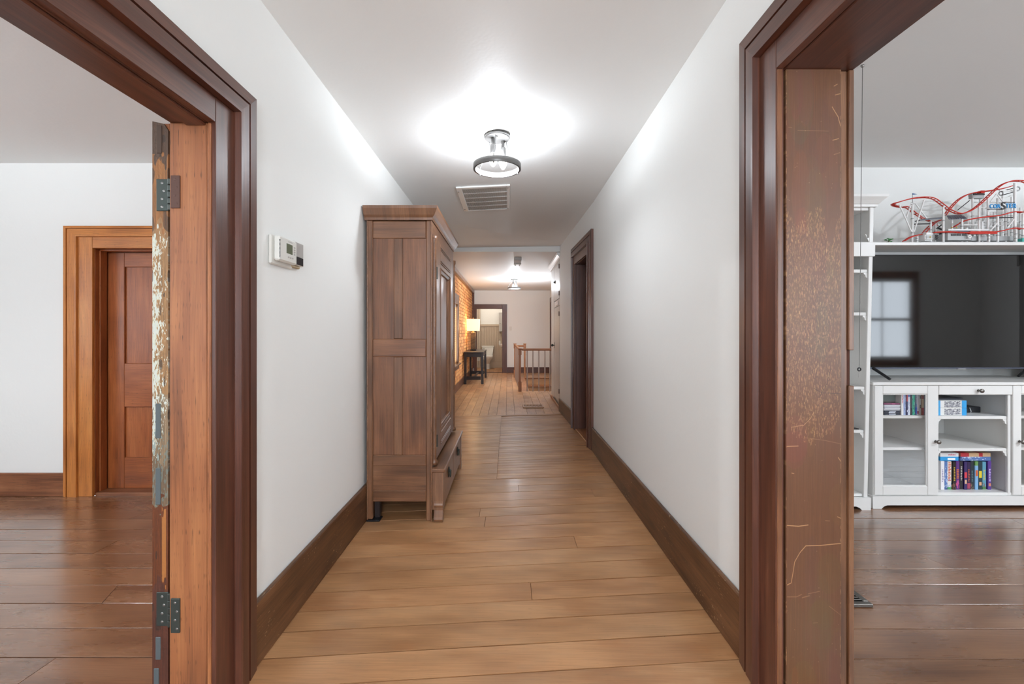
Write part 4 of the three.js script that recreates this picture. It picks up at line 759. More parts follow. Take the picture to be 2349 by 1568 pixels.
floorRegister('grey metal floor register beside the scratched door jamb', 1.3, 1.604, 1.95, 2.12, 'x', M.pewter);
{
  // thermostat and the grey sensor beside it
  const g = thing('thermostat', 'white programmable thermostat with small green-grey screen on the hall wall', 'thermostat', [WL, 1.53, 1.8]);
  const out = (x, y, z) => [WL + x, y, z];
  const bx = (a, b, c, d, e, f, ch = 0.003) => cb(a, b, c, d, e, f, { map: out, c: ch });
  part(g, 'back_plate', bx(0.0005, 0.012, 1.474, 1.59, 1.712, 1.885, 0.006), M.plastic);
  const b = part(g, 'body', bx(0.012, 0.036, 1.49, 1.588, 1.73, 1.876, 0.006), M.plastic);
  for (let i = 0; i < 14; i++) part(b, 'vent_slot', bx(0.028, 0.0368, 1.502 + i * 0.0052, 1.5045 + i * 0.0052, 1.7335, 1.738, 0.0003), M.blackPlastic);
  part(b, 'screen', bx(0.034, 0.0366, 1.527, 1.567, 1.786, 1.836, 0.0008), mat({ color: rgb(104, 110, 90), roughness: 0.2 }), 'green-grey display');
  for (let i = 0; i < 4; i++) part(b, 'button', bx(0.034, 0.038, 1.528 + i * 0.0095, 1.534 + i * 0.0095, 1.846, 1.858, 0.001), M.greyPlastic);
  for (let i = 0; i < 3; i++) part(b, 'button', bx(0.034, 0.038, 1.51, 1.516, 1.797 + i * 0.017, 1.807 + i * 0.017, 0.001), M.greyPlastic);
  part(b, 'name_strip', bx(0.0355, 0.0364, 1.574, 1.577, 1.8, 1.835, 0.0002), M.greyPlastic);
  const s = thing('wall_sensor', 'small grey and black wall sensor next to the thermostat', 'sensor', [WL, 1.54, 1.93]);
  part(s, 'body', bx(0.0005, 0.02, 1.496, 1.597, 1.888, 1.968), M.plastic); part(s, 'face', bx(0.02, 0.0215, 1.535, 1.593, 1.892, 1.964, 0.0005), M.greyPlastic); part(s, 'dark_label', bx(0.02, 0.0217, 1.499, 1.533, 1.892, 1.964, 0.0005), M.blackPlastic); part(s, 'cable_clip', bx(0.0005, 0.014, 1.484, 1.4955, 1.87, 1.95), mat({ color: rgb(180, 160, 130), roughness: 0.6 }));
}

// ---------------------------------------------------------------- armoire
{
  const Z0 = 2.844, Z1 = 3.965, X0 = -0.902, X1 = -0.488, y = (p) => pxY(p, Z0), W = M.walnut, D = M.walnut;
  const g = thing('armoire', 'tall walnut armoire with panelled side and single long door, against the hall wall', 'armoire', [-0.69, 0, 3.4]);
  for (const Z of [Z0, Z1 - 0.034]) { part(g, 'corner_post', cb(X0, X0 + 0.036, 0.012, 1.924, Z, Z + 0.034, { c: 0.005 }), W); part(g, 'corner_post', cb(X1 - 0.036, X1, 0, 1.924, Z, Z + 0.034, { c: 0.006 }), W); }
  part(g, 'post_bead', bar(V(X0 + 0.004, 0.012, Z0 - 0.001), V(X0 + 0.004, 1.92, Z0 - 0.001), 0.005), W); part(g, 'post_bead', bar(V(X1 - 0.002, 0.0, Z0 - 0.001), V(X1 - 0.002, 1.92, Z0 - 0.001), 0.006), W);
  part(g, 'foot_pad', cb(X0 - 0.001, X0 + 0.085, 0.0, 0.011, Z0 - 0.012, Z0 + 0.06, { c: 0.003 }), M.blackPlastic);
  part(g, 'foot_block', cb(X0 + 0.04, X0 + 0.075, 0.011, 0.125, Z0 + 0.03, Z0 + 0.07), M.black);
  for (const [Z, s] of [[Z0, 1], [Z1, -1]]) {          // the two panelled sides
    const bx = (a, b, c, d, w0, w1, gr, m, nm) => part(g, nm, cb(a, b, c, d, Z + s * w0, Z + s * w1, { g: gr, c: 0.0045 }), m);
    const xa = X0 + 0.036, xb = X1 - 0.036, m0 = pxX(902.5, Z0), m1 = pxX(923, Z0);
    for (const [a, b] of [[506, 546], [777, 818], [1044, 1069], [1125, 1151]]) bx(xa, xb, y(b), y(a), 0.003, 0.025, 'x', b === 818 ? M.walnutRed : W, 'side_rail');
    for (const [a, b] of [[546, 777], [818, 1044]]) { bx(m0, m1, y(b), y(a), 0.004, 0.025, 'y', W, 'side_muntin'); bx(xa - 0.004, m0 + 0.004, y(b) - 0.004, y(a) + 0.004, 0.014, 0.024, 'y', M.walnutRed, 'side_panel'); bx(m1 - 0.004, xb + 0.004, y(b) - 0.004, y(a) + 0.004, 0.014, 0.024, 'y', M.walnutRed, 'side_panel'); }
    bx(xa - 0.004, xb + 0.004, y(1125) - 0.004, y(1069) + 0.004, 0.012, 0.022, 'x', D, 'side_panel');
  }
  part(g, 'back_panel', cb(X0 + 0.004, X0 + 0.012, 0.13, 1.92, Z0 + 0.034, Z1 - 0.034), D);
  part(g, 'bottom_board', cb(X0 + 0.014, X1 - 0.01, 0.13, 0.15, Z0 + 0.026, Z1 - 0.026, { g: 'z' }), D);
  part(g, 'top_board', cb(X0, X1 + 0.02, 1.985, 2.006, Z0 - 0.02, Z1 + 0.02, { g: 'z' }), W);
  const prof = [[-0.03, 1.9245], [0.006, 1.9245], [0.008, 1.94], [0.013, 1.945], [0.022, 1.955], [0.034, 1.98], [0.04, 1.992], [0.042, 2.009], [-0.03, 2.009]];
  const [a, b, c] = mitre(prof, Z1 - Z0, X1 - X0 + 0.015, (u, h, w) => [X0 - 0.015 + h, w, Z0 + u]);
  part(g, 'cornice', a, W); part(g, 'cornice', b, W); part(g, 'cornice', c, W);
  // front, facing across the hall
  const fr2 = (a2, b2, c2, d2, w0, w1, gr, m, nm, p = g) => part(p, nm, cb(X1 + w0, X1 + w1, c2, d2, a2, b2, { g: gr, c: 0.003 }), m);
  fr2(Z0 + 0.034, Z1 - 0.034, 1.84, 1.924, -0.03, 0.001, 'z', W, 'frieze');
  fr2(Z0 + 0.034, 2.945, 0.33, 1.84, -0.03, 0.001, 'y', W, 'front_stile'); fr2(3.865, Z1 - 0.034, 0.33, 1.84, -0.03, 0.001, 'y', W, 'front_stile');
  const door = fr2(2.95, 3.13, 0.365, 1.835, -0.012, 0.014, 'y', W, 'door');
  fr2(3.66, 3.86, 0.365, 1.835, -0.012, 0.014, 'y', W, 'door_stile', door); fr2(3.13, 3.66, 1.655, 1.835, -0.012, 0.0136, 'z', W, 'door_rail', door); fr2(3.13, 3.66, 0.365, 0.535, -0.012, 0.0136, 'z', W, 'door_rail', door);
  fr2(3.125, 3.665, 0.53, 1.66, -0.012, -0.006, 'y', M.walnutRed, 'door_panel', door);
  const [p1, p2, p3] = mitre([[-0.028, -0.006], [-0.022, 0.004], [-0.006, 0.012], [0.0, 0.018], [0.006, 0.016], [0.006, -0.006]], 0.53, 1.12, (u, h, w) => [X1 + w, 0.535 + h, 3.13 + u]);
  part(door, 'panel_moulding', p1, W); part(door, 'panel_moulding', p2, W); part(door, 'panel_moulding', p3, W);
  fr2(3.13, 3.66, 0.535, 0.56, -0.006, 0.015, 'z', W, 'panel_moulding', door);
  for (const yy of [1.69, 1.705, 1.785, 1.8, 0.42, 0.435, 0.5]) fr2(3.14, 3.65, yy, yy + 0.008, 0.012, 0.019, 'z', W, 'reeded_strip', door);
  for (const yy of [1.6, 0.49]) part(door, 'hinge', bar(V(X1 + 0.016, yy - 0.04, 2.947), V(X1 + 0.016, yy + 0.04, 2.947), 0.007), M.iron, 'dark hinge');
  for (const Z of [2.905, 3.915]) part(g, 'half_column', lathe([[0.0001, 0.345], [0.024, 0.345], [0.024, 0.365], [0.015, 0.38], [0.017, 0.7], [0.015, 1.1], [0.017, 1.5], [0.015, 1.79], [0.022, 1.81], [0.022, 1.835], [0.0001, 1.835]], X1 + 0.006, 0, Z, 16), W);
  part(door, 'lock_plate', cb(X1 + 0.013, X1 + 0.017, 1.0, 1.06, 3.79, 3.82), M.brass);
  // projecting drawer base
  const B = -0.418;
  part(g, 'base_top', cb(X1 - 0.01, -0.402, 0.31, 0.334, Z0 - 0.006, Z1 + 0.006, { g: 'z', c: 0.006 }), W);
  part(g, 'base_side', cb(X1 - 0.02, B - 0.004, 0.07, 0.31, Z0 + 0.004, Z0 + 0.03, { c: 0.003 }), D); part(g, 'base_side', cb(X1 - 0.02, B - 0.004, 0.07, 0.31, Z1 - 0.03, Z1 - 0.004), D);
  part(g, 'base_bottom', cb(X1 - 0.02, B - 0.004, 0.07, 0.085, Z0 + 0.03, Z1 - 0.03, { g: 'z' }), D);
  for (const [a2, b2] of [[Z0 + 0.02, 3.4], [3.408, Z1 - 0.02]]) {
    const d = part(g, 'drawer', cb(B - 0.02, B, 0.095, 0.305, a2, b2, { g: 'z', c: 0.004 }), W);
    const Zc = a2 + (b2 - a2) * 0.5;
    part(d, 'pull_plate', [ball(B + 0.003, 0.235, Zc, 0.028, 0.2, 1, 1), ball(B + 0.003, 0.205, Zc, 0.018, 0.2, 1, 1)], M.iron); part(d, 'pull_ring', tube(Array.from({ length: 12 }, (_, i) => V(B + 0.014, 0.212 + 0.02 * Math.cos(i * Math.PI / 6), Zc + 0.024 * Math.sin(i * Math.PI / 6))), 0.0035, 30, 6, true), M.iron); part(d, 'pull_knob', ball(B + 0.012, 0.235, Zc, 0.009), M.iron);
  }
  part(g, 'base_apron', prism([[Z0 + 0.02, 0.095], [Z1 - 0.02, 0.095], [Z1 - 0.06, 0.05], [Z1 - 0.16, 0.07], [Z0 + 0.16, 0.07], [Z0 + 0.06, 0.05]], (p, q, d) => [d, q, p], B - 0.02, B - 0.002, 'z'), W);
  for (const [Z, s] of [[Z0, 1], [Z1, -1]]) part(g, 'scroll_foot', prism([[0.03, 0.31], [0.002, 0.31], [-0.002, 0.2], [-0.004, 0.13], [-0.014, 0.118], [-0.018, 0.108], [-0.014, 0.098], [0.0, 0.09], [0.0, 0.07], [-0.012, 0.05], [-0.022, 0.035], [-0.025, 0.02], [-0.02, 0.006], [-0.01, 0], [0.03, 0]], (p, q, d) => [d, q, Z + s * p], -0.47, B + 0.004), D);
}

// ---------------------------------------------------------------- television room furniture
function corbel(X, Y, Z, s) { return prism([[0, 0], [0.026 * s, 0], [0.024 * s, -0.008], [0.014 * s, -0.014], [0.01 * s, -0.03], [0, -0.036]], (a, b, d) => [X + a, Y + b, d], Z, Z + 0.014); }
function bracketPlinth(x0, x1, h, Z, t, drop) { return prism([[x0, 0], [x0 + 0.06, 0], [x0 + 0.075, drop * 0.6], [x0 + 0.1, drop], [x1 - 0.1, drop], [x1 - 0.075, drop * 0.6], [x1 - 0.06, 0], [x1, 0], [x1, h], [x0, h]], (a, b, d) => [a, b, d], Z, Z + t, 'x'); }
{
  const g = thing('media_cabinet', 'white media cabinet with glass doors and a centre drawer, under the television', 'cabinet', [3.21, 0, 3.3]);
  const X0 = 2.512, X1 = 3.912, Zf = 3.055, Zb = 3.535, w = M.white, wi = M.white;
  part(g, 'top', cb(X0 - 0.014, X1 + 0.014, 0.844, 0.8656, Zf - 0.012, Zb + 0.008, { c: 0.004, g: 'x' }), w);
  part(g, 'side_panel', cb(X0, X0 + 0.02, 0.03, 0.844, Zf + 0.004, Zb), w); part(g, 'side_panel', cb(X1 - 0.02, X1, 0.03, 0.844, Zf + 0.004, Zb), w);
  part(g, 'back_panel', cb(X0 + 0.02, X1 - 0.02, 0.1, 0.843, Zb - 0.012, Zb - 0.002), wi);
  part(g, 'bottom_board', cb(X0 + 0.02, X1 - 0.02, 0.085, 0.105, Zf + 0.006, Zb - 0.012), w);
  part(g, 'plinth', bracketPlinth(X0 - 0.012, X1 + 0.012, 0.085, Zf - 0.01, 0.018, 0.024), w); part(g, 'plinth', cb(X0 - 0.012, X0, 0, 0.085, Zf + 0.008, Zb), w); part(g, 'plinth', cb(X1, X1 + 0.012, 0, 0.085, Zf + 0.008, Zb), w);
  part(g, 'divider', cb(2.95, 2.97, 0.105, 0.843, Zf + 0.02, Zb - 0.012), wi); part(g, 'divider', cb(3.454, 3.474, 0.105, 0.843, Zf + 0.02, Zb - 0.012), wi);
  part(g, 'face_stile', cb(3.44, 3.46, 0.09, 0.776, Zf + 0.004, Zf + 0.022), w);
  for (const [a, b, c] of [[X0 + 0.02, 2.95, 'side'], [2.97, 3.454, 'mid'], [3.474, X1 - 0.02, 'side']]) for (const yy of [0.609, 0.388]) part(g, 'shelf', cb(a, b, yy, yy + 0.02, c === 'mid' ? Zf + 0.012 : Zf + 0.035, Zb - 0.013, { g: 'x' }), w);
  for (const yy of [0.609, 0.388]) { part(g, 'corbel', corbel(2.96, yy, Zf + 0.012, 1), w); part(g, 'corbel', corbel(3.44, yy, Zf + 0.012, -1), w); }
  const knob = (p, X, Y, Z) => part(p, 'knob', [lathe([[0.0001, 0], [0.009, 0], [0.006, 0.006], [0.006, 0.012], [0.013, 0.018], [0.0145, 0.024], [0.011, 0.03], [0.0001, 0.032]], 0, 0, 0, 18).rotateX(Math.PI / 2).translate(X, Y, -Z)], M.pewter, 'round pewter knob');
  const doorAt = (a, b, kx) => {
    const y0 = 0.09, y1 = 0.841, gx0 = a + 0.057, gx1 = b - 0.076, gy0 = 0.151, gy1 = 0.785;
    const d = part(g, 'glass_door', cb(a, gx0, y0, y1, Zf - 0.004, Zf + 0.016, { c: 0.003 }), w);
    part(d, 'door_stile', cb(gx1, b, y0, y1, Zf - 0.004, Zf + 0.016, { c: 0.003 }), w); part(d, 'door_rail', cb(gx0, gx1, gy1, y1, Zf - 0.0036, Zf + 0.016, { c: 0.003, g: 'x' }), w); part(d, 'door_rail', cb(gx0, gx1, y0, gy0, Zf - 0.0036, Zf + 0.016, { c: 0.003, g: 'x' }), w);
    part(d, 'bead', [cb(gx0, gx0 + 0.007, gy0, gy1, Zf + 0.001, Zf + 0.012), cb(gx1 - 0.007, gx1, gy0, gy1, Zf + 0.001, Zf + 0.012), cb(gx0, gx1, gy0, gy0 + 0.007, Zf + 0.001, Zf + 0.012), cb(gx0, gx1, gy1 - 0.007, gy1, Zf + 0.001, Zf + 0.012)], w);
    part(d, 'pane', cb(gx0 + 0.002, gx1 - 0.002, gy0 + 0.002, gy1 - 0.002, Zf + 0.005, Zf + 0.008, { c: 0 }), M.glass);
    knob(d, kx, pxY(1011.5, Zf), Zf - 0.004);
  };
  doorAt(2.517, 2.957, pxX(2145, Zf)); doorAt(3.467, 3.907, pxX(2337, Zf));
  const dr = part(g, 'drawer', cb(2.96, 3.464, 0.779, 0.841, Zf - 0.004, Zf + 0.016, { c: 0.003, g: 'x' }), w); knob(dr, pxX(2243, Zf), pxY(895, Zf), Zf - 0.004);
}
function bookcase(label, xr, mirror) {
  const g = thing('bookcase', label, 'bookcase', [xr, 0, 3.03], { local: true });
  const lean = mirror ? 0 : 0.022, wd = 0.94, dp = 0.36, w = M.white;
  const bx = (a, b, c, d, e, f, o = {}) => cb(a, b, c, d, e, f, { c: 0.003, ...o, map: (x, y, z) => [(mirror ? -x : x) + y * lean, y, z] });
  const sh = (geo) => { const p = geo.attributes.position; for (let i = 0; i < p.count; i++) p.setX(i, (mirror ? -p.getX(i) : p.getX(i)) + p.getY(i) * lean); return geo; };
  part(g, 'side_panel', bx(-0.028, 0, 0, 2.06, 0.002, dp), w); part(g, 'side_panel', bx(-wd, -wd + 0.028, 0, 2.06, 0.002, dp), w);
  part(g, 'back_panel', bx(-wd + 0.028, -0.028, 0.08, 2.06, dp - 0.012, dp - 0.002), M.white);
  for (const [a, b] of [[1.614, 1.638], [1.322, 1.344], [0.815, 0.836], [0.518, 0.539], [0.084, 0.104], [2.04, 2.06], [1.8, 1.822]]) part(g, 'shelf', bx(-wd + 0.028, -0.028, a, b, 0.012, dp - 0.012, { g: 'x' }), w);
  part(g, 'mid_band', bx(-wd - 0.006, 0.008, 1.724, 1.822, -0.008, 0.012, { g: 'x' }), w);
  for (const yy of [1.614, 1.322, 0.815, 0.518]) part(g, 'corbel', sh(corbel(-0.028, yy, 0.012, -1)), w);
  part(g, 'corbel', sh(prism([[0, 0], [-0.026, 0.06], [-0.02, 0.06], [-0.012, 0.03], [0, 0.036]], (a, b, d) => [-0.028 + a, 1.822 + b * 0.9, d], 0.004, 0.016)), w);
  part(g, 'plinth', sh(bracketPlinth(-wd - 0.01, 0.012, 0.084, -0.012, 0.02, 0.026)), w); part(g, 'plinth', bx(0.0005, 0.012, 0, 0.084, 0.008, dp), w);
  const cr = [[-0.02, 2.06], [0.012, 2.06], [0.014, 2.075], [0.02, 2.08], [0.035, 2.1], [0.052, 2.118], [0.056, 2.134], [-0.02, 2.134]];
  const [a, b, c] = mitre(cr, wd, dp, (u, h, v) => [(mirror ? -(-wd + u) : -wd + u) + v * lean, v, dp - h]);
  part(g, 'crown_moulding', a, w); part(g, 'crown_moulding', b, w); part(g, 'crown_moulding', c, w);
  return g;
}
bookcase('tall white bookcase with crown moulding, next to the scratched door jamb', 2.452, false);
bookcase('tall white bookcase at the far side of the television', 3.985, true);
{
  const tb = thing('tablet', 'thin black tablet lying on a bookcase shelf', 'tablet', [2.36, 0.5392, 3.1]);
  part(tb, 'body', cb(2.22, 2.418, 0.5392, 0.5462, 3.06, 3.2, { c: 0.002 }), M.blackPlastic); part(tb, 'screen', cb(2.228, 2.41, 0.546, 0.5468, 3.068, 3.192, { c: 0 }), mat({ color: rgb(12, 12, 14), roughness: 0.08 }));
  const s = thing('bridging_shelf', 'white shelf bridging the bookcases above the television', 'shelf', [3.2, 1.81, 3.2]);
  part(s, 'board', cb(2.512, 3.94, 1.814, 1.836, 3.098, 3.385, { g: 'x', c: 0.003 }), M.white); part(s, 'back_rail', cb(2.512, 3.94, 1.776, 1.8135, 3.365, 3.385, { g: 'x', c: 0.003 }), M.white);
  // television
  const t = thing('television', 'large flat black television on the white media cabinet', 'television', [3.25, 0.8656, 3.26]);
  const X0 = 2.52, X1 = 3.965, Y0 = 0.943, Y1 = 1.775, Z = 3.25;
  part(t, 'back_cover', cb(X0 + 0.01, X1 - 0.01, Y0 + 0.01, Y1 - 0.01, Z + 0.012, Z + 0.045, { c: 0.01 }), M.blackPlastic);
  part(t, 'bezel', [cb(X0, X0 + 0.006, Y0, Y1, Z - 0.003, Z + 0.014), cb(X1 - 0.006, X1, Y0, Y1, Z - 0.003, Z + 0.014), cb(X0, X1, Y1 - 0.006, Y1, Z - 0.003, Z + 0.014)], M.blackPlastic);
  part(t, 'bottom_strip', cb(X0, X1, Y0 - 0.002, Y0 + 0.009, Z - 0.005, Z + 0.014), mat({ color: rgb(88, 92, 108), roughness: 0.35, metalness: 0.6 }), 'grey-blue lower strip'); part(t, 'badge', cb(pxX(2196, Z), pxX(2216, Z), Y0 - 0.006, Y0 + 0.002, Z - 0.004, Z + 0.01), M.greyPlastic);
  part(t, 'screen', cb(X0 + 0.005, X1 - 0.005, Y0 + 0.008, Y1 - 0.005, Z, Z + 0.013, { c: 0 }), new THREE.MeshPhysicalMaterial({ color: rgb(9, 9, 10), roughness: 0.05, ior: 1.62 }), 'glossy dark screen');
  for (const X of [2.665, 3.82]) {
    const s2 = X < 3 ? -1 : 1;
    part(t, 'foot', [bar(V(X, Y0 + 0.01, Z + 0.01), V(X + s2 * -0.03, 0.876, Z - 0.115), 0.011, 8, 0.009), bar(V(X, Y0 + 0.01, Z + 0.01), V(X + s2 * 0.05, 0.876, Z + 0.12), 0.011, 8, 0.009)], M.blackPlastic);
  }
  // pull chain hanging in the doorway
  const p = thing('pull_chain', 'thin dark pull chain with a small ring, hanging in front of the bookcase', 'pull chain', [1.74, 2.53, 2.2]);
  const top = V(1.755, 2.53, 2.2), bot = V(pxX(1971, 2.2), pxY(842, 2.2), 2.2);
  part(p, 'ceiling_hook', ball(1.755, 2.525, 2.2, 0.008), M.steel); part(p, 'chain', tube([top, top.clone().lerp(bot, 0.5), bot], 0.0013, 20, 6), M.gunmetal);
  part(p, 'ring', new THREE.TorusGeometry(0.0075, 0.003, 8, 20).toNonIndexed().translate(bot.x, bot.y - 0.01, bot.z), M.blackPlastic); part(p, 'tassel', bar(V(bot.x, bot.y - 0.018, 2.2), V(bot.x - 0.002, bot.y - 0.05, 2.2), 0.0012, 6), M.greyPlastic);
}

// ---------------------------------------------------------------- discs, tapes and boxes in the cabinet
const cellTex = (() => {
  const c = document.createElement('canvas'); c.width = 1024; c.height = 256; const x = c.getContext('2d'), r = rng(515);
  const cells = [];
  const C = (i) => [(i % 16) * 64, Math.floor(i / 16) * 128];
  const draw = (i, base, marks) => { const [a, b] = C(i); x.save(); x.beginPath(); x.rect(a, b, 64, 128); x.clip(); x.fillStyle = base; x.fillRect(a, b, 64, 128); for (const [col, u, v, w, h, kind] of marks) { x.fillStyle = col; if (kind === 'dash') { for (let k = 0; k < h; k += 7) x.fillRect(a + u * 64 + (r() - 0.5) * 4, b + v * 128 + k, w * 64 * (0.6 + r() * 0.5), 4); } else if (kind === 'dot') { for (let k = 0; k < h; k++) x.fillRect(a + r() * 60, b + (v + r() * w) * 128, 3 + r() * 9, 3 + r() * 12); } else x.fillRect(a + u * 64, b + v * 128, w * 64, h * 128); } x.restore(); };
  const P = [
    ['#f1efee', [['#d8466a', 0.35, 0.2, 0.4, 45, 'dash']]], ['#9fb4dd', [['#c9d4ef', 0, 0.2, 0.7, 30, 'dot'], ['#7a90c8', 0, 0.5, 0.4, 20, 'dot']]], ['#27305e', [['#c43a4a', 0.1, 0.15, 0.8, 0.35], ['#dfe4f4', 0.3, 0.8, 0.4, 0.08]]], ['#dfe6f2', [['#3b78cf', 0, 0, 1, 0.34], ['#9db4d8', 0, 0.5, 0.4, 12, 'dot']]], ['#1d2b3c', [['#3e5468', 0.2, 0.3, 0.4, 50, 'dash']]],
    ['#31c9a4', [['#0f5f57', 0, 0.0, 1, 26, 'dot'], ['#9ff0dc', 0, 0.1, 0.8, 16, 'dot']]], ['#5d7da8', [['#d8c2a0', 0.2, 0.1, 0.5, 60, 'dash'], ['#2c62c0', 0, 0.7, 0.9, 0.22]]], ['#d9d2d8', [['#b22d54', 0.1, 0.84, 0.8, 0.1]]], ['#cfd0cc', [['#2b2c2e', 0.2, 0.3, 0.6, 0.1], ['#2b2c2e', 0.2, 0.62, 0.6, 0.12]]], ['#b58468', [['#8c5540', 0.2, 0, 0.3, 1]]], ['#d9b48c', [['#b9323a', 0, 0.28, 1, 0.12], ['#c43a42', 0, 0.72, 1, 0.26]]], ['#b9b4dc', []], ['#1f2740', [['#465078', 0.3, 0.2, 0.4, 70, 'dash']]],
    ['#8c3464', [['#c46a98', 0.1, 0.3, 0.8, 0.2]]], ['#e9eaf0', [['#5c6470', 0.82, 0, 0.18, 1]]], ['#1f2e44', [['#dfe4ee', 0.3, 0.3, 0.5, 0.4]]],
    ['#c7c8cc', [['#4b5060', 0, 0.3, 0.6, 24, 'dot']]], ['#efedf0', [['#8d88b0', 0.3, 0.3, 0.4, 50, 'dash']]], ['#5a7ab4', [['#dfe6f4', 0, 0.1, 0.8, 22, 'dot'], ['#26305a', 0, 0.7, 0.3, 10, 'dot']]], ['#ece4de', [['#d0562c', 0.2, 0.05, 0.6, 84, 'dash'], ['#7fa0d8', 0, 0.6, 0.3, 10, 'dot'], ['#4c9a5c', 0, 0.9, 1, 0.1]]], ['#1c1614', [['#e0b832', 0.3, 0.2, 0.45, 60, 'dash'], ['#8a5a4a', 0, 0.75, 0.2, 10, 'dot']]], ['#5a2c78', [['#e07a2c', 0.2, 0.3, 0.6, 40, 'dash'], ['#d85a8c', 0, 0.6, 0.3, 12, 'dot']]], ['#27222a', [['#e9e2da', 0.3, 0.2, 0.4, 60, 'dash']]], ['#3a2864', [['#d8404c', 0.1, 0.38, 0.8, 0.2], ['#e0b890', 0.2, 0.64, 0.6, 0.14]]], ['#2c1c48', [['#c8643a', 0.25, 0.28, 0.5, 50, 'dash'], ['#a8405c', 0, 0.75, 1, 0.2]]], ['#27343a', [['#5f8088', 0.3, 0.35, 0.45, 44, 'dash'], ['#8c6a50', 0, 0.75, 0.2, 10, 'dot']]], ['#86b4dc', [['#d8632c', 0.2, 0.32, 0.6, 0.2], ['#6c9a58', 0, 0, 1, 0.16]]], ['#1f3a44', [['#e6cf3a', 0.15, 0.34, 0.7, 0.24], ['#e0a880', 0.2, 0.72, 0.6, 0.12]]], ['#5f9cb4', [['#e0c43a', 0.3, 0.3, 0.4, 44, 'dash'], ['#8a5a40', 0, 0.7, 0.25, 10, 'dot'], ['#4c7a44', 0, 0.88, 1, 0.12]]], ['#5b3c8c', [['#e0d8f0', 0.3, 0.28, 0.45, 50, 'dash'], ['#e0906a', 0.2, 0.76, 0.6, 0.1]]],
    ['#2f9fe0', [['#ffffff', 0.2, 0.2, 0.5, 0.4]]], ['#d8d8d6', [['#6c6c74', 0, 0.05, 0.9, 70, 'dot'], ['#9c9ca4', 0, 0.05, 0.9, 50, 'dot']]],
  ];
  P.forEach((p, i) => draw(i, p[0], p[1]));
  const t = new THREE.CanvasTexture(c); t.colorSpace = THREE.SRGBColorSpace;
  return t;
})();
const caseMat = mat({ map: cellTex, roughness: 0.3 });
function cellUV(g, i, flatCase) {                        // wrap one printed spine cell round a case
  g.computeBoundingBox(); const b = g.boundingBox, p = g.attributes.position, uv = g.attributes.uv, cx = (i % 16) / 16, cy = 1 - (Math.floor(i / 16) + 1) / 2;
  for (let k = 0; k < p.count; k++) { let u = (p.getX(k) - b.min.x) / (b.max.x - b.min.x), v = (p.getY(k) - b.min.y) / (b.max.y - b.min.y); if (flatCase) [u, v] = [v, u]; uv.setXY(k, cx + (0.02 + u * 0.96) / 16, cy + (0.02 + v * 0.96) / 2); }
  return g;
}
function discCase(name, label, cat, cell, x0, x1, y0, y1, Zf, dp, group, flatCase) {
  const g = thing(name, label, cat, [(x0 + x1) / 2, y0, Zf + dp / 2], { group });
  part(g, 'cover', cellUV(cb(x0, x1, y0, y1, Zf, Zf + dp, { c: 0.0015 }), cell, flatCase), caseMat);
  if (flatCase) part(g, 'tray_edge', cb(x0 + 0.003, x1 - 0.003, y0 + 0.0015, y1 - 0.0015, Zf + 0.004, Zf + dp + 0.0012, { c: 0.0005 }), M.plastic); else part(g, 'tray_edge', cb(x0 + 0.002, x1 - 0.002, y0 + 0.003, y1 - 0.003, Zf + 0.004, Zf + dp + 0.0012, { c: 0.0005 }), M.blackPlastic);
}
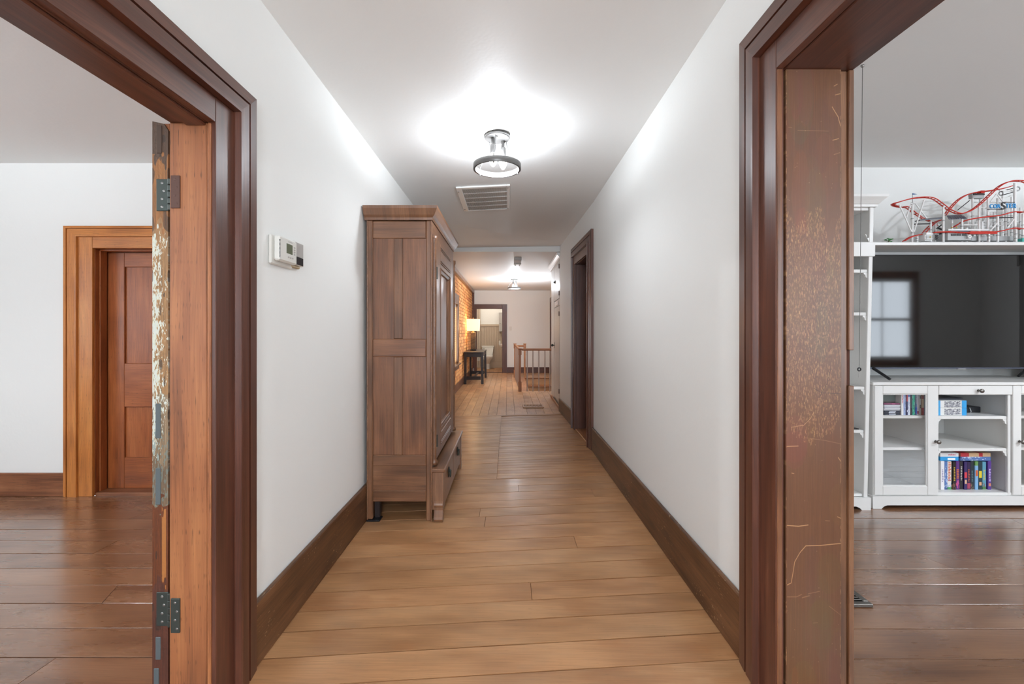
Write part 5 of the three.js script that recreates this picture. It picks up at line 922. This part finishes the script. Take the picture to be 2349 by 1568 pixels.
{
  const Zf = 3.11, k = 0.0893, X = (z) => pxX(2000 + z * k, Zf), sh = 0.6291;
  const up = [[758, 820, 'white disc case with pink lettering'], [825, 888, 'pale blue disc case'], [891, 935, 'navy disc case with a red patch'], [939, 1006, 'white disc case with a bright blue top'], [1010, 1048, 'very dark slate disc case'], [1054, 1124, 'mint green patterned disc case'], [1127, 1170, 'grey-blue disc case with cream lettering'], [1175, 1224, 'pale pinkish grey disc case'], [1227, 1266, 'light grey disc case with black blocks'], [1270, 1300, 'tan brown disc case'], [1303, 1346, 'cream disc case with red bands'], [1350, 1369, 'slim lavender disc case'], [1372, 1420, 'navy disc case at the end of its row']];
  up.forEach(([a, b, l], i) => discCase('disc_case', l + ', upright behind the glass door', 'disc case', i, X(a), X(b) - 0.0008, sh, sh + (i % 3 === 1 ? 0.186 : 0.19), Zf + (i % 2) * 0.004, 0.135, 'upright disc cases behind the glass door'));
  const cells = [15, 15, 15, 14, 14, 14, 14, 13], nm = ['bottom dark disc case', 'second dark disc case from the bottom', 'topmost of the dark disc cases', 'lowest white disc case', 'second white disc case from the bottom', 'third white disc case from the bottom', 'topmost white disc case', 'magenta disc case on top'];
  cells.forEach((c, i) => discCase('disc_case', nm[i] + (i < 7 ? ' of the flat stack behind the glass door' : ' of the flat stack behind glass'), 'disc case', c, X(330 + (i % 3) * 5), X(752 - (i % 2) * 6), sh + i * 0.0102, sh + i * 0.0102 + 0.0098, Zf + 0.004 + (i % 2) * 0.003, 0.125, 'flat stacked disc cases', true));
  const pf = thing('picture_frame', 'dark greenish picture frame standing on the flat disc stack', 'picture frame', [X(530), sh + 0.0817, 3.16]);
  part(pf, 'frame', cb(X(322), X(745), sh + 0.0817, 0.835, 3.15, 3.165), mat({ color: rgb(44, 50, 48), roughness: 0.4 })); part(pf, 'picture', cb(X(350), X(720), sh + 0.092, 0.825, 3.1485, 3.1505, { c: 0 }), mat({ color: rgb(72, 92, 88), roughness: 0.3 }));
  // centre shelf: two boxes, a router, a folded laptop
  const q = (z) => pxX(2130 + z * 0.1786, 3.1);
  for (const [i, y0, nm2] of [[0, 0.6292, 'lower'], [1, 0.6812, 'upper']]) {
    const g = thing('photo_paper_box', `${nm2} of two white cartons with cyan ends and grey photo print`, 'box', [3.06, y0, 3.15], { group: 'cartons on the centre shelf' });
    part(g, 'carton', cb(q(122), q(487), y0, y0 + 0.0512, 3.1, 3.25, { c: 0.002 }), M.white);
    part(g, 'cyan_end', cb(q(428), q(488), y0 + 0.0004, y0 + 0.0508, 3.0985, 3.251, { c: 0.001 }), mat({ color: rgb(48, 160, 224), roughness: 0.4 })); part(g, 'cyan_end', cb(q(121), q(152), y0 + 0.0004, y0 + 0.0508, 3.0985, 3.251, { c: 0.001 }), mat({ color: rgb(64, 160, 216), roughness: 0.4 }));
    part(g, 'photo_print', cellUV(cb(q(205), q(424), y0 + 0.004, y0 + 0.046, 3.0984, 3.1002, { c: 0 }), 31, true), caseMat);
  }
  const rt = thing('router', 'small black router box beside the cyan cartons', 'router', [pxX(2235, 3.2), 0.629, 3.25]);
  part(rt, 'case', cb(pxX(2214, 3.2), pxX(2250, 3.2), 0.6295, 0.672, 3.2, 3.36, { c: 0.003, map: (x, y, z) => [x - (z - 3.2) * 0.35, y + (z - 3.2) * 0.05, z] }), M.blackPlastic); part(rt, 'cable', tube([V(pxX(2227, 3.19), 0.665, 3.198), V(pxX(2227, 3.19), 0.64, 3.188), V(pxX(2229, 3.19), 0.631, 3.2)], 0.002, 10), M.white);
  const lp = thing('laptop', 'closed dark grey laptop lying on the cyan cartons', 'laptop', [3.05, 0.733, 3.2]);
  part(lp, 'base', cb(2.972, q(470), 0.7328, 0.7428, 3.115, 3.33, { c: 0.003 }), mat({ color: rgb(78, 80, 86), roughness: 0.4 })); part(lp, 'lid', cb(2.972, q(470), 0.7432, 0.7492, 3.115, 3.33, { c: 0.003 }), mat({ color: rgb(70, 72, 78), roughness: 0.35 }));
  // tapes on the bottom of the centre section
  const r = (z) => pxX(2130 + z * 0.1786, 3.12), b = 0.1053;
  const tp = [[150, 199, 'plain white tape case'], [203, 243, 'blue tape case with white figures'], [246, 300, 'white tape case with orange lettering'], [305, 346, 'black tape case with yellow lettering'], [351, 398, 'purple tape case with orange lettering'], [404, 447, 'black tape case with white lettering'], [450, 491, 'violet tape case with a red badge'], [495, 540, 'deep purple tape case with rust lettering'], [543, 586, 'dark slate tape case'], [590, 633, 'sky blue tape case with an orange badge'], [638, 690, 'dark teal tape case with a yellow badge'], [695, 745, 'turquoise tape case with yellow lettering'], [754, 801, 'purple tape case with white lettering']];
  tp.forEach(([a, c2, l], i) => discCase('tape_case', l + ', upright in the open centre section', 'tape case', 17 + i, r(a), r(c2) - 0.001, b, b + 0.2 - (i % 4) * 0.002, 3.115 + (i % 3) * 0.003, 0.12, 'upright tape cases'));
  const y1 = b + 0.2012;
  discCase('tape_case', 'bright blue tape case lying on the upright tapes', 'tape case', 30, r(152), r(388), y1, y1 + 0.028, 3.12, 0.12, 'tape cases lying on top', true);
  discCase('tape_case', 'dark navy tape case lying on the upright tapes', 'tape case', 18, r(402), r(800), y1, y1 + 0.028, 3.12, 0.12, 'tape cases lying on top', true);
  discCase('tape_case', 'white and pink tape case lying above the bright blue one', 'tape case', 0, r(152), r(388), y1 + 0.0285, y1 + 0.0545, 3.12, 0.12, 'tape cases lying on top', true);
  discCase('tape_case', 'yellow-brown tape case lying above the dark navy one', 'tape case', 10, r(415), r(800), y1 + 0.0285, y1 + 0.0545, 3.12, 0.12, 'tape cases lying on top', true);
}

// ---------------------------------------------------------------- toy roller coaster on the shelf
{
  const S = 1.8365, red = mat({ color: rgb(206, 44, 26), roughness: 0.3 }), wh = mat({ color: rgb(240, 240, 238), roughness: 0.35 }), gy = mat({ color: rgb(176, 178, 178), roughness: 0.4 }), navy = mat({ color: rgb(46, 50, 72), roughness: 0.4 }), dk = mat({ color: rgb(38, 36, 36), roughness: 0.45 }), yel = mat({ color: rgb(224, 190, 60), roughness: 0.4 }), grn = mat({ color: rgb(52, 128, 62), roughness: 0.5 }), teal = mat({ color: rgb(80, 180, 168), roughness: 0.4 });
  const C = (zx, zy, dz = 0) => { const Z = 3.14 + dz; return V(pxX(2030 + zx * 0.1358, Z), Math.max(S + 0.001, pxY(400 + zy * 0.1358, Z)), Z); };
  const g = thing('toy_roller_coaster', 'red and white brick-built toy roller coaster on the shelf above the television', 'toy', [3.2, S, 3.2]);
  const track = (pts, gauge = 0.022) => {
    const cv = new THREE.CatmullRomCurve3(pts), n = Math.round(cv.getLength() / 0.012), L = [], R = [], ties = [];
    for (let i = 0; i <= n; i++) {
      const p = cv.getPointAt(i / n), t = cv.getTangentAt(i / n), s = new THREE.Vector3().crossVectors(new THREE.Vector3(0, 1, 0), t);
      if (s.lengthSq() < 0.02) s.set(0, 0, 1); s.normalize().multiplyScalar(gauge / 2);
      L.push(p.clone().add(s)); R.push(p.clone().sub(s));
      if (i % 2 === 0) ties.push(bar(L[i], R[i], 0.0022, 5));
    }
    const m = part(g, 'track', tube(L, 0.0036, n * 2, 6), red, 'red track'); part(m, 'rail', tube(R, 0.0036, n * 2, 6), red);
    part(m, 'ties', ties, red).userData.kind = 'stuff';
  };
  track([C(520, 670, 0.16), C(380, 560, 0.15), C(240, 545, 0.12), C(150, 520, 0.05), C(150, 495, 0.0), C(240, 465, -0.01), C(460, 405, 0.0), C(700, 386, 0), C(830, 412, 0), C(960, 500, 0), C(1080, 590, 0), C(1250, 660, 0), C(1350, 648, 0), C(1480, 590, 0), C(1600, 500, 0), C(1740, 370, 0), C(1880, 240, 0), C(2000, 160, 0), C(2150, 112, 0), C(2349, 120, 0), C(2480, 200, 0.03), C(2560, 330, 0.08)]);
  track([C(1010, 690, 0.1), C(1100, 570, 0.1), C(1250, 420, 0.1), C(1420, 330, 0.1), C(1600, 297, 0.1), C(1830, 268, 0.1), C(2000, 235, 0.1), C(2160, 190, 0.1)]);
  track([C(320, 1125, 0), C(410, 1068, 0), C(500, 1035, 0.01), C(640, 1000, 0.03), C(720, 915, 0.06), C(850, 805, 0.08), C(950, 765, 0.09)]);
  track([C(1160, 890, 0.06), C(1250, 830, 0.05), C(1340, 785, 0.03), C(1520, 742, 0.01), C(1750, 712, 0), C(1950, 690, 0), C(2150, 637, 0), C(2330, 640, 0.03)]);
  track([C(800, 982, -0.02), C(1000, 972, -0.02), C(1400, 985, -0.02), C(1800, 975, -0.02), C(1950, 958, -0.02), C(2150, 912, -0.02), C(2320, 922, 0.02)]);
  track([C(520, 660, 0.16), C(620, 730, 0.16), C(760, 790, 0.15), C(880, 860, 0.12)], 0.018);
  // cylindrical columns, each standing on the base
  const col = (zx, zy, dz, r = 0.0068) => { const a = C(zx, zy, dz), b = a.clone(); b.y = S + 0.006; const m = part(g, 'column', bar(b, a, r, 10), wh); for (const t of [0.25, 0.6]) part(m, 'collar', bar(b.clone().lerp(a, t), b.clone().lerp(a, t).add(new THREE.Vector3(0, 0.006, 0)), r + 0.0018, 10), gy); };
  for (const a of [[462, 480, 0.04], [985, 548, 0], [1590, 515, 0.02], [1740, 400, 0.03], [1905, 705, 0], [2040, 560, 0.04], [2195, 145, 0.0, 0.0085], [1480, 390, 0.1], [770, 790, 0.05], [545, 1045, 0.02], [850, 820, 0.08], [1300, 700, 0.03], [1900, 400, 0.08], [2140, 380, 0.1], [2215, 930, -0.02], [1755, 985, -0.02], [1610, 420, 0.1], [1130, 770, 0.1], [2420, 180, 0.05, 0.0085], [2560, 340, 0.08], [2330, 660, 0.04], [1840, 640, 0.12], [1990, 330, 0.13], [2080, 640, 0.13], [1660, 560, 0.13], [1400, 700, 0.12], [1560, 880, 0.06], [1380, 900, 0.06], [1640, 800, 0.05], [1960, 800, 0.08], [2290, 560, 0.08]]) col(...a);
  for (const [y, dz] of [[470, 0.13], [560, 0.13], [700, 0.12], [800, 0.1]]) part(g, 'cross_beam', bar(C(1500, y, dz), C(2200, y - 10, dz), 0.0035, 6), wh);
  for (const [a2, b2] of [[1500, 1600], [1610, 1740], [1760, 1880], [1900, 2030]]) part(g, 'brace', bar(C(a2, 900, 0.12), C(b2, 640, 0.12), 0.003, 6), wh);
  const st = (a, b, dz, r = 0.0042) => part(g, 'strut', bar(C(...a, dz), C(...b, dz), r, 8), wh);
  st([240, 505], [448, 965], 0); st([662, 430], [492, 965], 0); st([362, 722], [436, 520], 0.03); st([510, 485], [705, 742], 0.06); st([280, 540], [660, 430], 0.01, 0.003); st([1885, 330], [1780, 462], 0.02); st([1892, 330], [1990, 460], 0.02); st([1922, 785], [1772, 960], 0); st([2232, 680], [2062, 912], 0); st([890, 830], [960, 900], 0.05); st([1430, 440], [1230, 600], 0.1, 0.003); st([1930, 270], [2190, 280], 0.02); st([1960, 420], [2200, 330], 0.03, 0.003); st([1740, 640], [2200, 600], 0.08, 0.0025); st([1320, 850], [1700, 850], 0.06, 0.005); st([1800, 900], [2250, 790], 0.05, 0.003);
  const box = (nm, z0, y0, z1, y1, dz, d, m) => { const a = C(z0, y1, dz), b = C(z1, y0, dz); return part(g, nm, cb(a.x, b.x, Math.max(S, a.y), b.y, 3.14 + dz, 3.14 + dz + d, { c: 0.0012 }), m); };
  part(g, 'base_plate', cb(C(560, 0).x, C(2600, 0).x, S, S + 0.006, 3.115, 3.36, { c: 0.001 }), gy);
  const stn = box('station', 1060, 985, 1460, 1112, -0.01, 0.1, gy); for (const [a, b] of [[1120, 1200], [1215, 1290], [1310, 1380]]) { const p = C(a, 1035, -0.012), q = C(b, 1000, -0.012); part(stn, 'window_opening', cb(p.x, q.x, p.y, q.y, 3.127, 3.131, { c: 0 }), dk); }
  box('platform', 1120, 945, 1450, 972, 0.0, 0.09, navy); box('platform_edge', 1070, 920, 1760, 948, 0.01, 0.1, wh); box('lower_deck', 1460, 1040, 2250, 1120, 0.03, 0.14, gy); box('back_wall', 1380, 640, 1500, 900, 0.13, 0.05, wh); box('tower_block', 1480, 320, 1680, 400, 0.09, 0.03, gy); box('back_panel', 1650, 460, 2160, 900, 0.15, 0.02, wh);
  box('coaster_car', 1625, 268, 1690, 312, 0.09, 0.03, red); box('car_base', 1500, 318, 1690, 345, 0.085, 0.04, dk); box('red_train', 1440, 958, 1900, 1000, -0.028, 0.03, red); 
  const bo = box('ticket_booth', 672, 1015, 800, 1118, -0.01, 0.05, wh); { const p = C(695, 1078, -0.012), q = C(790, 1028, -0.012); part(bo, 'booth_window', cb(p.x, q.x, p.y, q.y, 3.1255, 3.13, { c: 0 }), gy); part(bo, 'booth_roof', cb(p.x - 0.004, q.x + 0.004, q.y + 0.004, q.y + 0.02, 3.122, 3.18, { c: 0.001 }), wh); part(bo, 'counter', cb(p.x - 0.006, q.x + 0.004, p.y - 0.008, p.y - 0.004, 3.118, 3.14, { c: 0.001 }), wh); }
  for (const [zx, zy] of [[766, 1055], [1130, 893], [1212, 893]]) { const p = C(zx, zy, zy < 900 ? -0.01 : -0.016); part(g, 'minifigure_head', ball(p.x, p.y, -p.z, 0.0042, 1, 1.1, 1, 10), yel); }
  for (const [zx, zy] of [[862, 1030], [880, 1030], [862, 1060], [886, 1062], [866, 1092], [884, 1095]]) { const p = C(zx, zy, -0.012); part(g, 'wheel', new THREE.TorusGeometry(0.0045, 0.0022, 8, 14).toNonIndexed().translate(p.x, p.y, p.z), dk); }
  { const p = C(1428, 1048, -0.025); part(g, 'big_wheel', new THREE.TorusGeometry(0.009, 0.004, 8, 18).toNonIndexed().translate(p.x, p.y, p.z), wh); const q = C(2245, 240, 0.02); part(g, 'lift_wheel', new THREE.TorusGeometry(0.014, 0.004, 8, 20).toNonIndexed().translate(q.x, q.y, q.z), gy); const q2 = C(1960, 320, 0.06); part(g, 'lift_wheel', new THREE.TorusGeometry(0.014, 0.004, 8, 20).toNonIndexed().translate(q2.x, q2.y, q2.z), gy); for (const q3 of [bar(C(1230, 600, 0.09), C(1430, 440, 0.09), 0.003), bar(C(1960, 290, 0.05), C(2240, 210, 0.03), 0.003), bar(C(1980, 350, 0.05), C(2260, 270, 0.03), 0.003)]) part(g, 'chain_lift', q3, dk); }
  const roof = (a, b, c, d, dz0, dz1, m) => { const q = [C(...a, dz0), C(...b, dz0), C(...c, dz1), C(...d, dz1)].map((v) => [v.x, v.y, v.z]), u = q.map(([x, y, z]) => [x, y + 0.005, z]), pos = []; const f = (A, B, Cc, D) => pos.push(...A, ...B, ...Cc, ...A, ...Cc, ...D); f(q[0], q[1], q[2], q[3]); f(u[3], u[2], u[1], u[0]); for (let i = 0; i < 4; i++) { const j = (i + 1) % 4; f(q[j], q[i], u[i], u[j]); } return part(g, 'awning', metricUV(flat(pos)), m, 'navy awning'); };
  const aw = roof([1082, 762], [1380, 748], [1310, 690], [1040, 702], -0.02, 0.05, navy);
  for (let i = 1; i < 7; i++) part(aw, 'seam', bar(C(1082 + 298 * i / 7, 752 - 2 * i, -0.022), C(1040 + 270 * i / 7, 694 - 2 * i, 0.05), 0.0016, 5), dk);
  roof([590, 782], [1000, 742], [980, 725], [600, 765], 0.0, 0.07, navy);
  for (const q4 of [bar(C(510, 790, 0.03), C(600, 770, 0.03), 0.004), bar(C(500, 838, 0.03), C(760, 832, 0.03), 0.004), bar(C(1770, 735, 0.03), C(2180, 725, 0.03), 0.004), bar(C(870, 915, 0.02), C(960, 850, 0.02), 0.004), bar(C(890, 905, 0.02), C(970, 930, 0.02), 0.006)]) part(g, 'dark_beam', q4, dk);
  { // flag
    const a = C(466, 480, 0.04), b = C(464, 320, 0.04); part(g, 'flag_pole', bar(a, b, 0.0012, 6), dk); part(g, 'flag', prism([[0, 0], [0.035, 0.004], [0, 0.012]], (u, v, d) => [b.x + u, b.y - 0.01 + v, d], -b.z - 0.0008, -b.z + 0.0008), mat({ color: rgb(58, 92, 140), roughness: 0.5 })); part(g, 'pole_mount', bar(C(462, 505, 0.04), C(462, 478, 0.04), 0.01, 10), gy);
  }
  { const p = C(2325, 1085, -0.01); part(g, 'teal_kiosk', [cb(p.x - 0.006, p.x + 0.06, S, p.y + 0.004, 3.125, 3.17, { c: 0.003 })], teal); part(g, 'kiosk_top', ball(p.x + 0.02, p.y + 0.012, 3.14, 0.014, 1.2, 0.8, 1), wh); }
  // name sign: blue letters with a large dark S
  const font = await new FontLoader().loadAsync('fonts/droid/droid_sans_bold.typeface.json');
  const blue = mat({ color: rgb(46, 142, 204), roughness: 0.4 });
  const letter = (ch, zx, zy, size, m, dz) => { const p = C(zx, zy, dz), t = new TextGeometry(ch, { font, size, depth: 0.005, curveSegments: 5, bevelEnabled: false }); const q = t.index ? t.toNonIndexed() : t; q.translate(p.x, p.y, p.z); return q; };
  const sg = part(g, 'sign', [bar(C(1730, 590, -0.004), C(1990, 590, -0.004), 0.0022, 6), bar(C(1985, 468, -0.004), C(2215, 468, -0.004), 0.0022, 6), letter('S', 1945, 592, 0.052, dk, -0.012)], dk, 'name sign reading COASTER');
  'COA'.split('').forEach((ch, i) => part(sg, 'letter', letter(ch, 1757 + i * 62, 570, 0.029, blue, -0.014), blue)); 'TER'.split('').forEach((ch, i) => part(sg, 'letter', letter(ch, 2030 + i * 57, 566, 0.031, blue, -0.014), blue));
  // small toy bush by itself
  const h = thing('toy_bush', 'tiny green toy bush standing alone on the bridging shelf', 'toy', [pxX(2039, 3.13), S, 3.13]), X = pxX(2039, 3.13), rr = rng(12);
  part(h, 'stem', bar(V(X, S, 3.13), V(X, S + 0.02, 3.13), 0.003), mat({ color: rgb(96, 66, 40), roughness: 0.7 }));
  for (let i = 0; i < 9; i++) { const th = i * 0.7, e = V(X + Math.cos(th) * 0.024 * (0.5 + rr() * 0.6), S + 0.008 + rr() * 0.022, 3.13 + Math.sin(th) * 0.016); part(h, 'leaf', new THREE.SphereGeometry(0.0065, 8, 6).scale(1.3, 0.5, 1).translate(e.x, e.y, e.z).toNonIndexed(), grn); part(h, 'twig', bar(V(X, S + 0.01, 3.13), e, 0.0012, 5), grn); }
}
scene.traverse((o) => { if (o.isMesh) { o.castShadow = true; o.receiveShadow = true; } });
renderer.render(scene, camera);
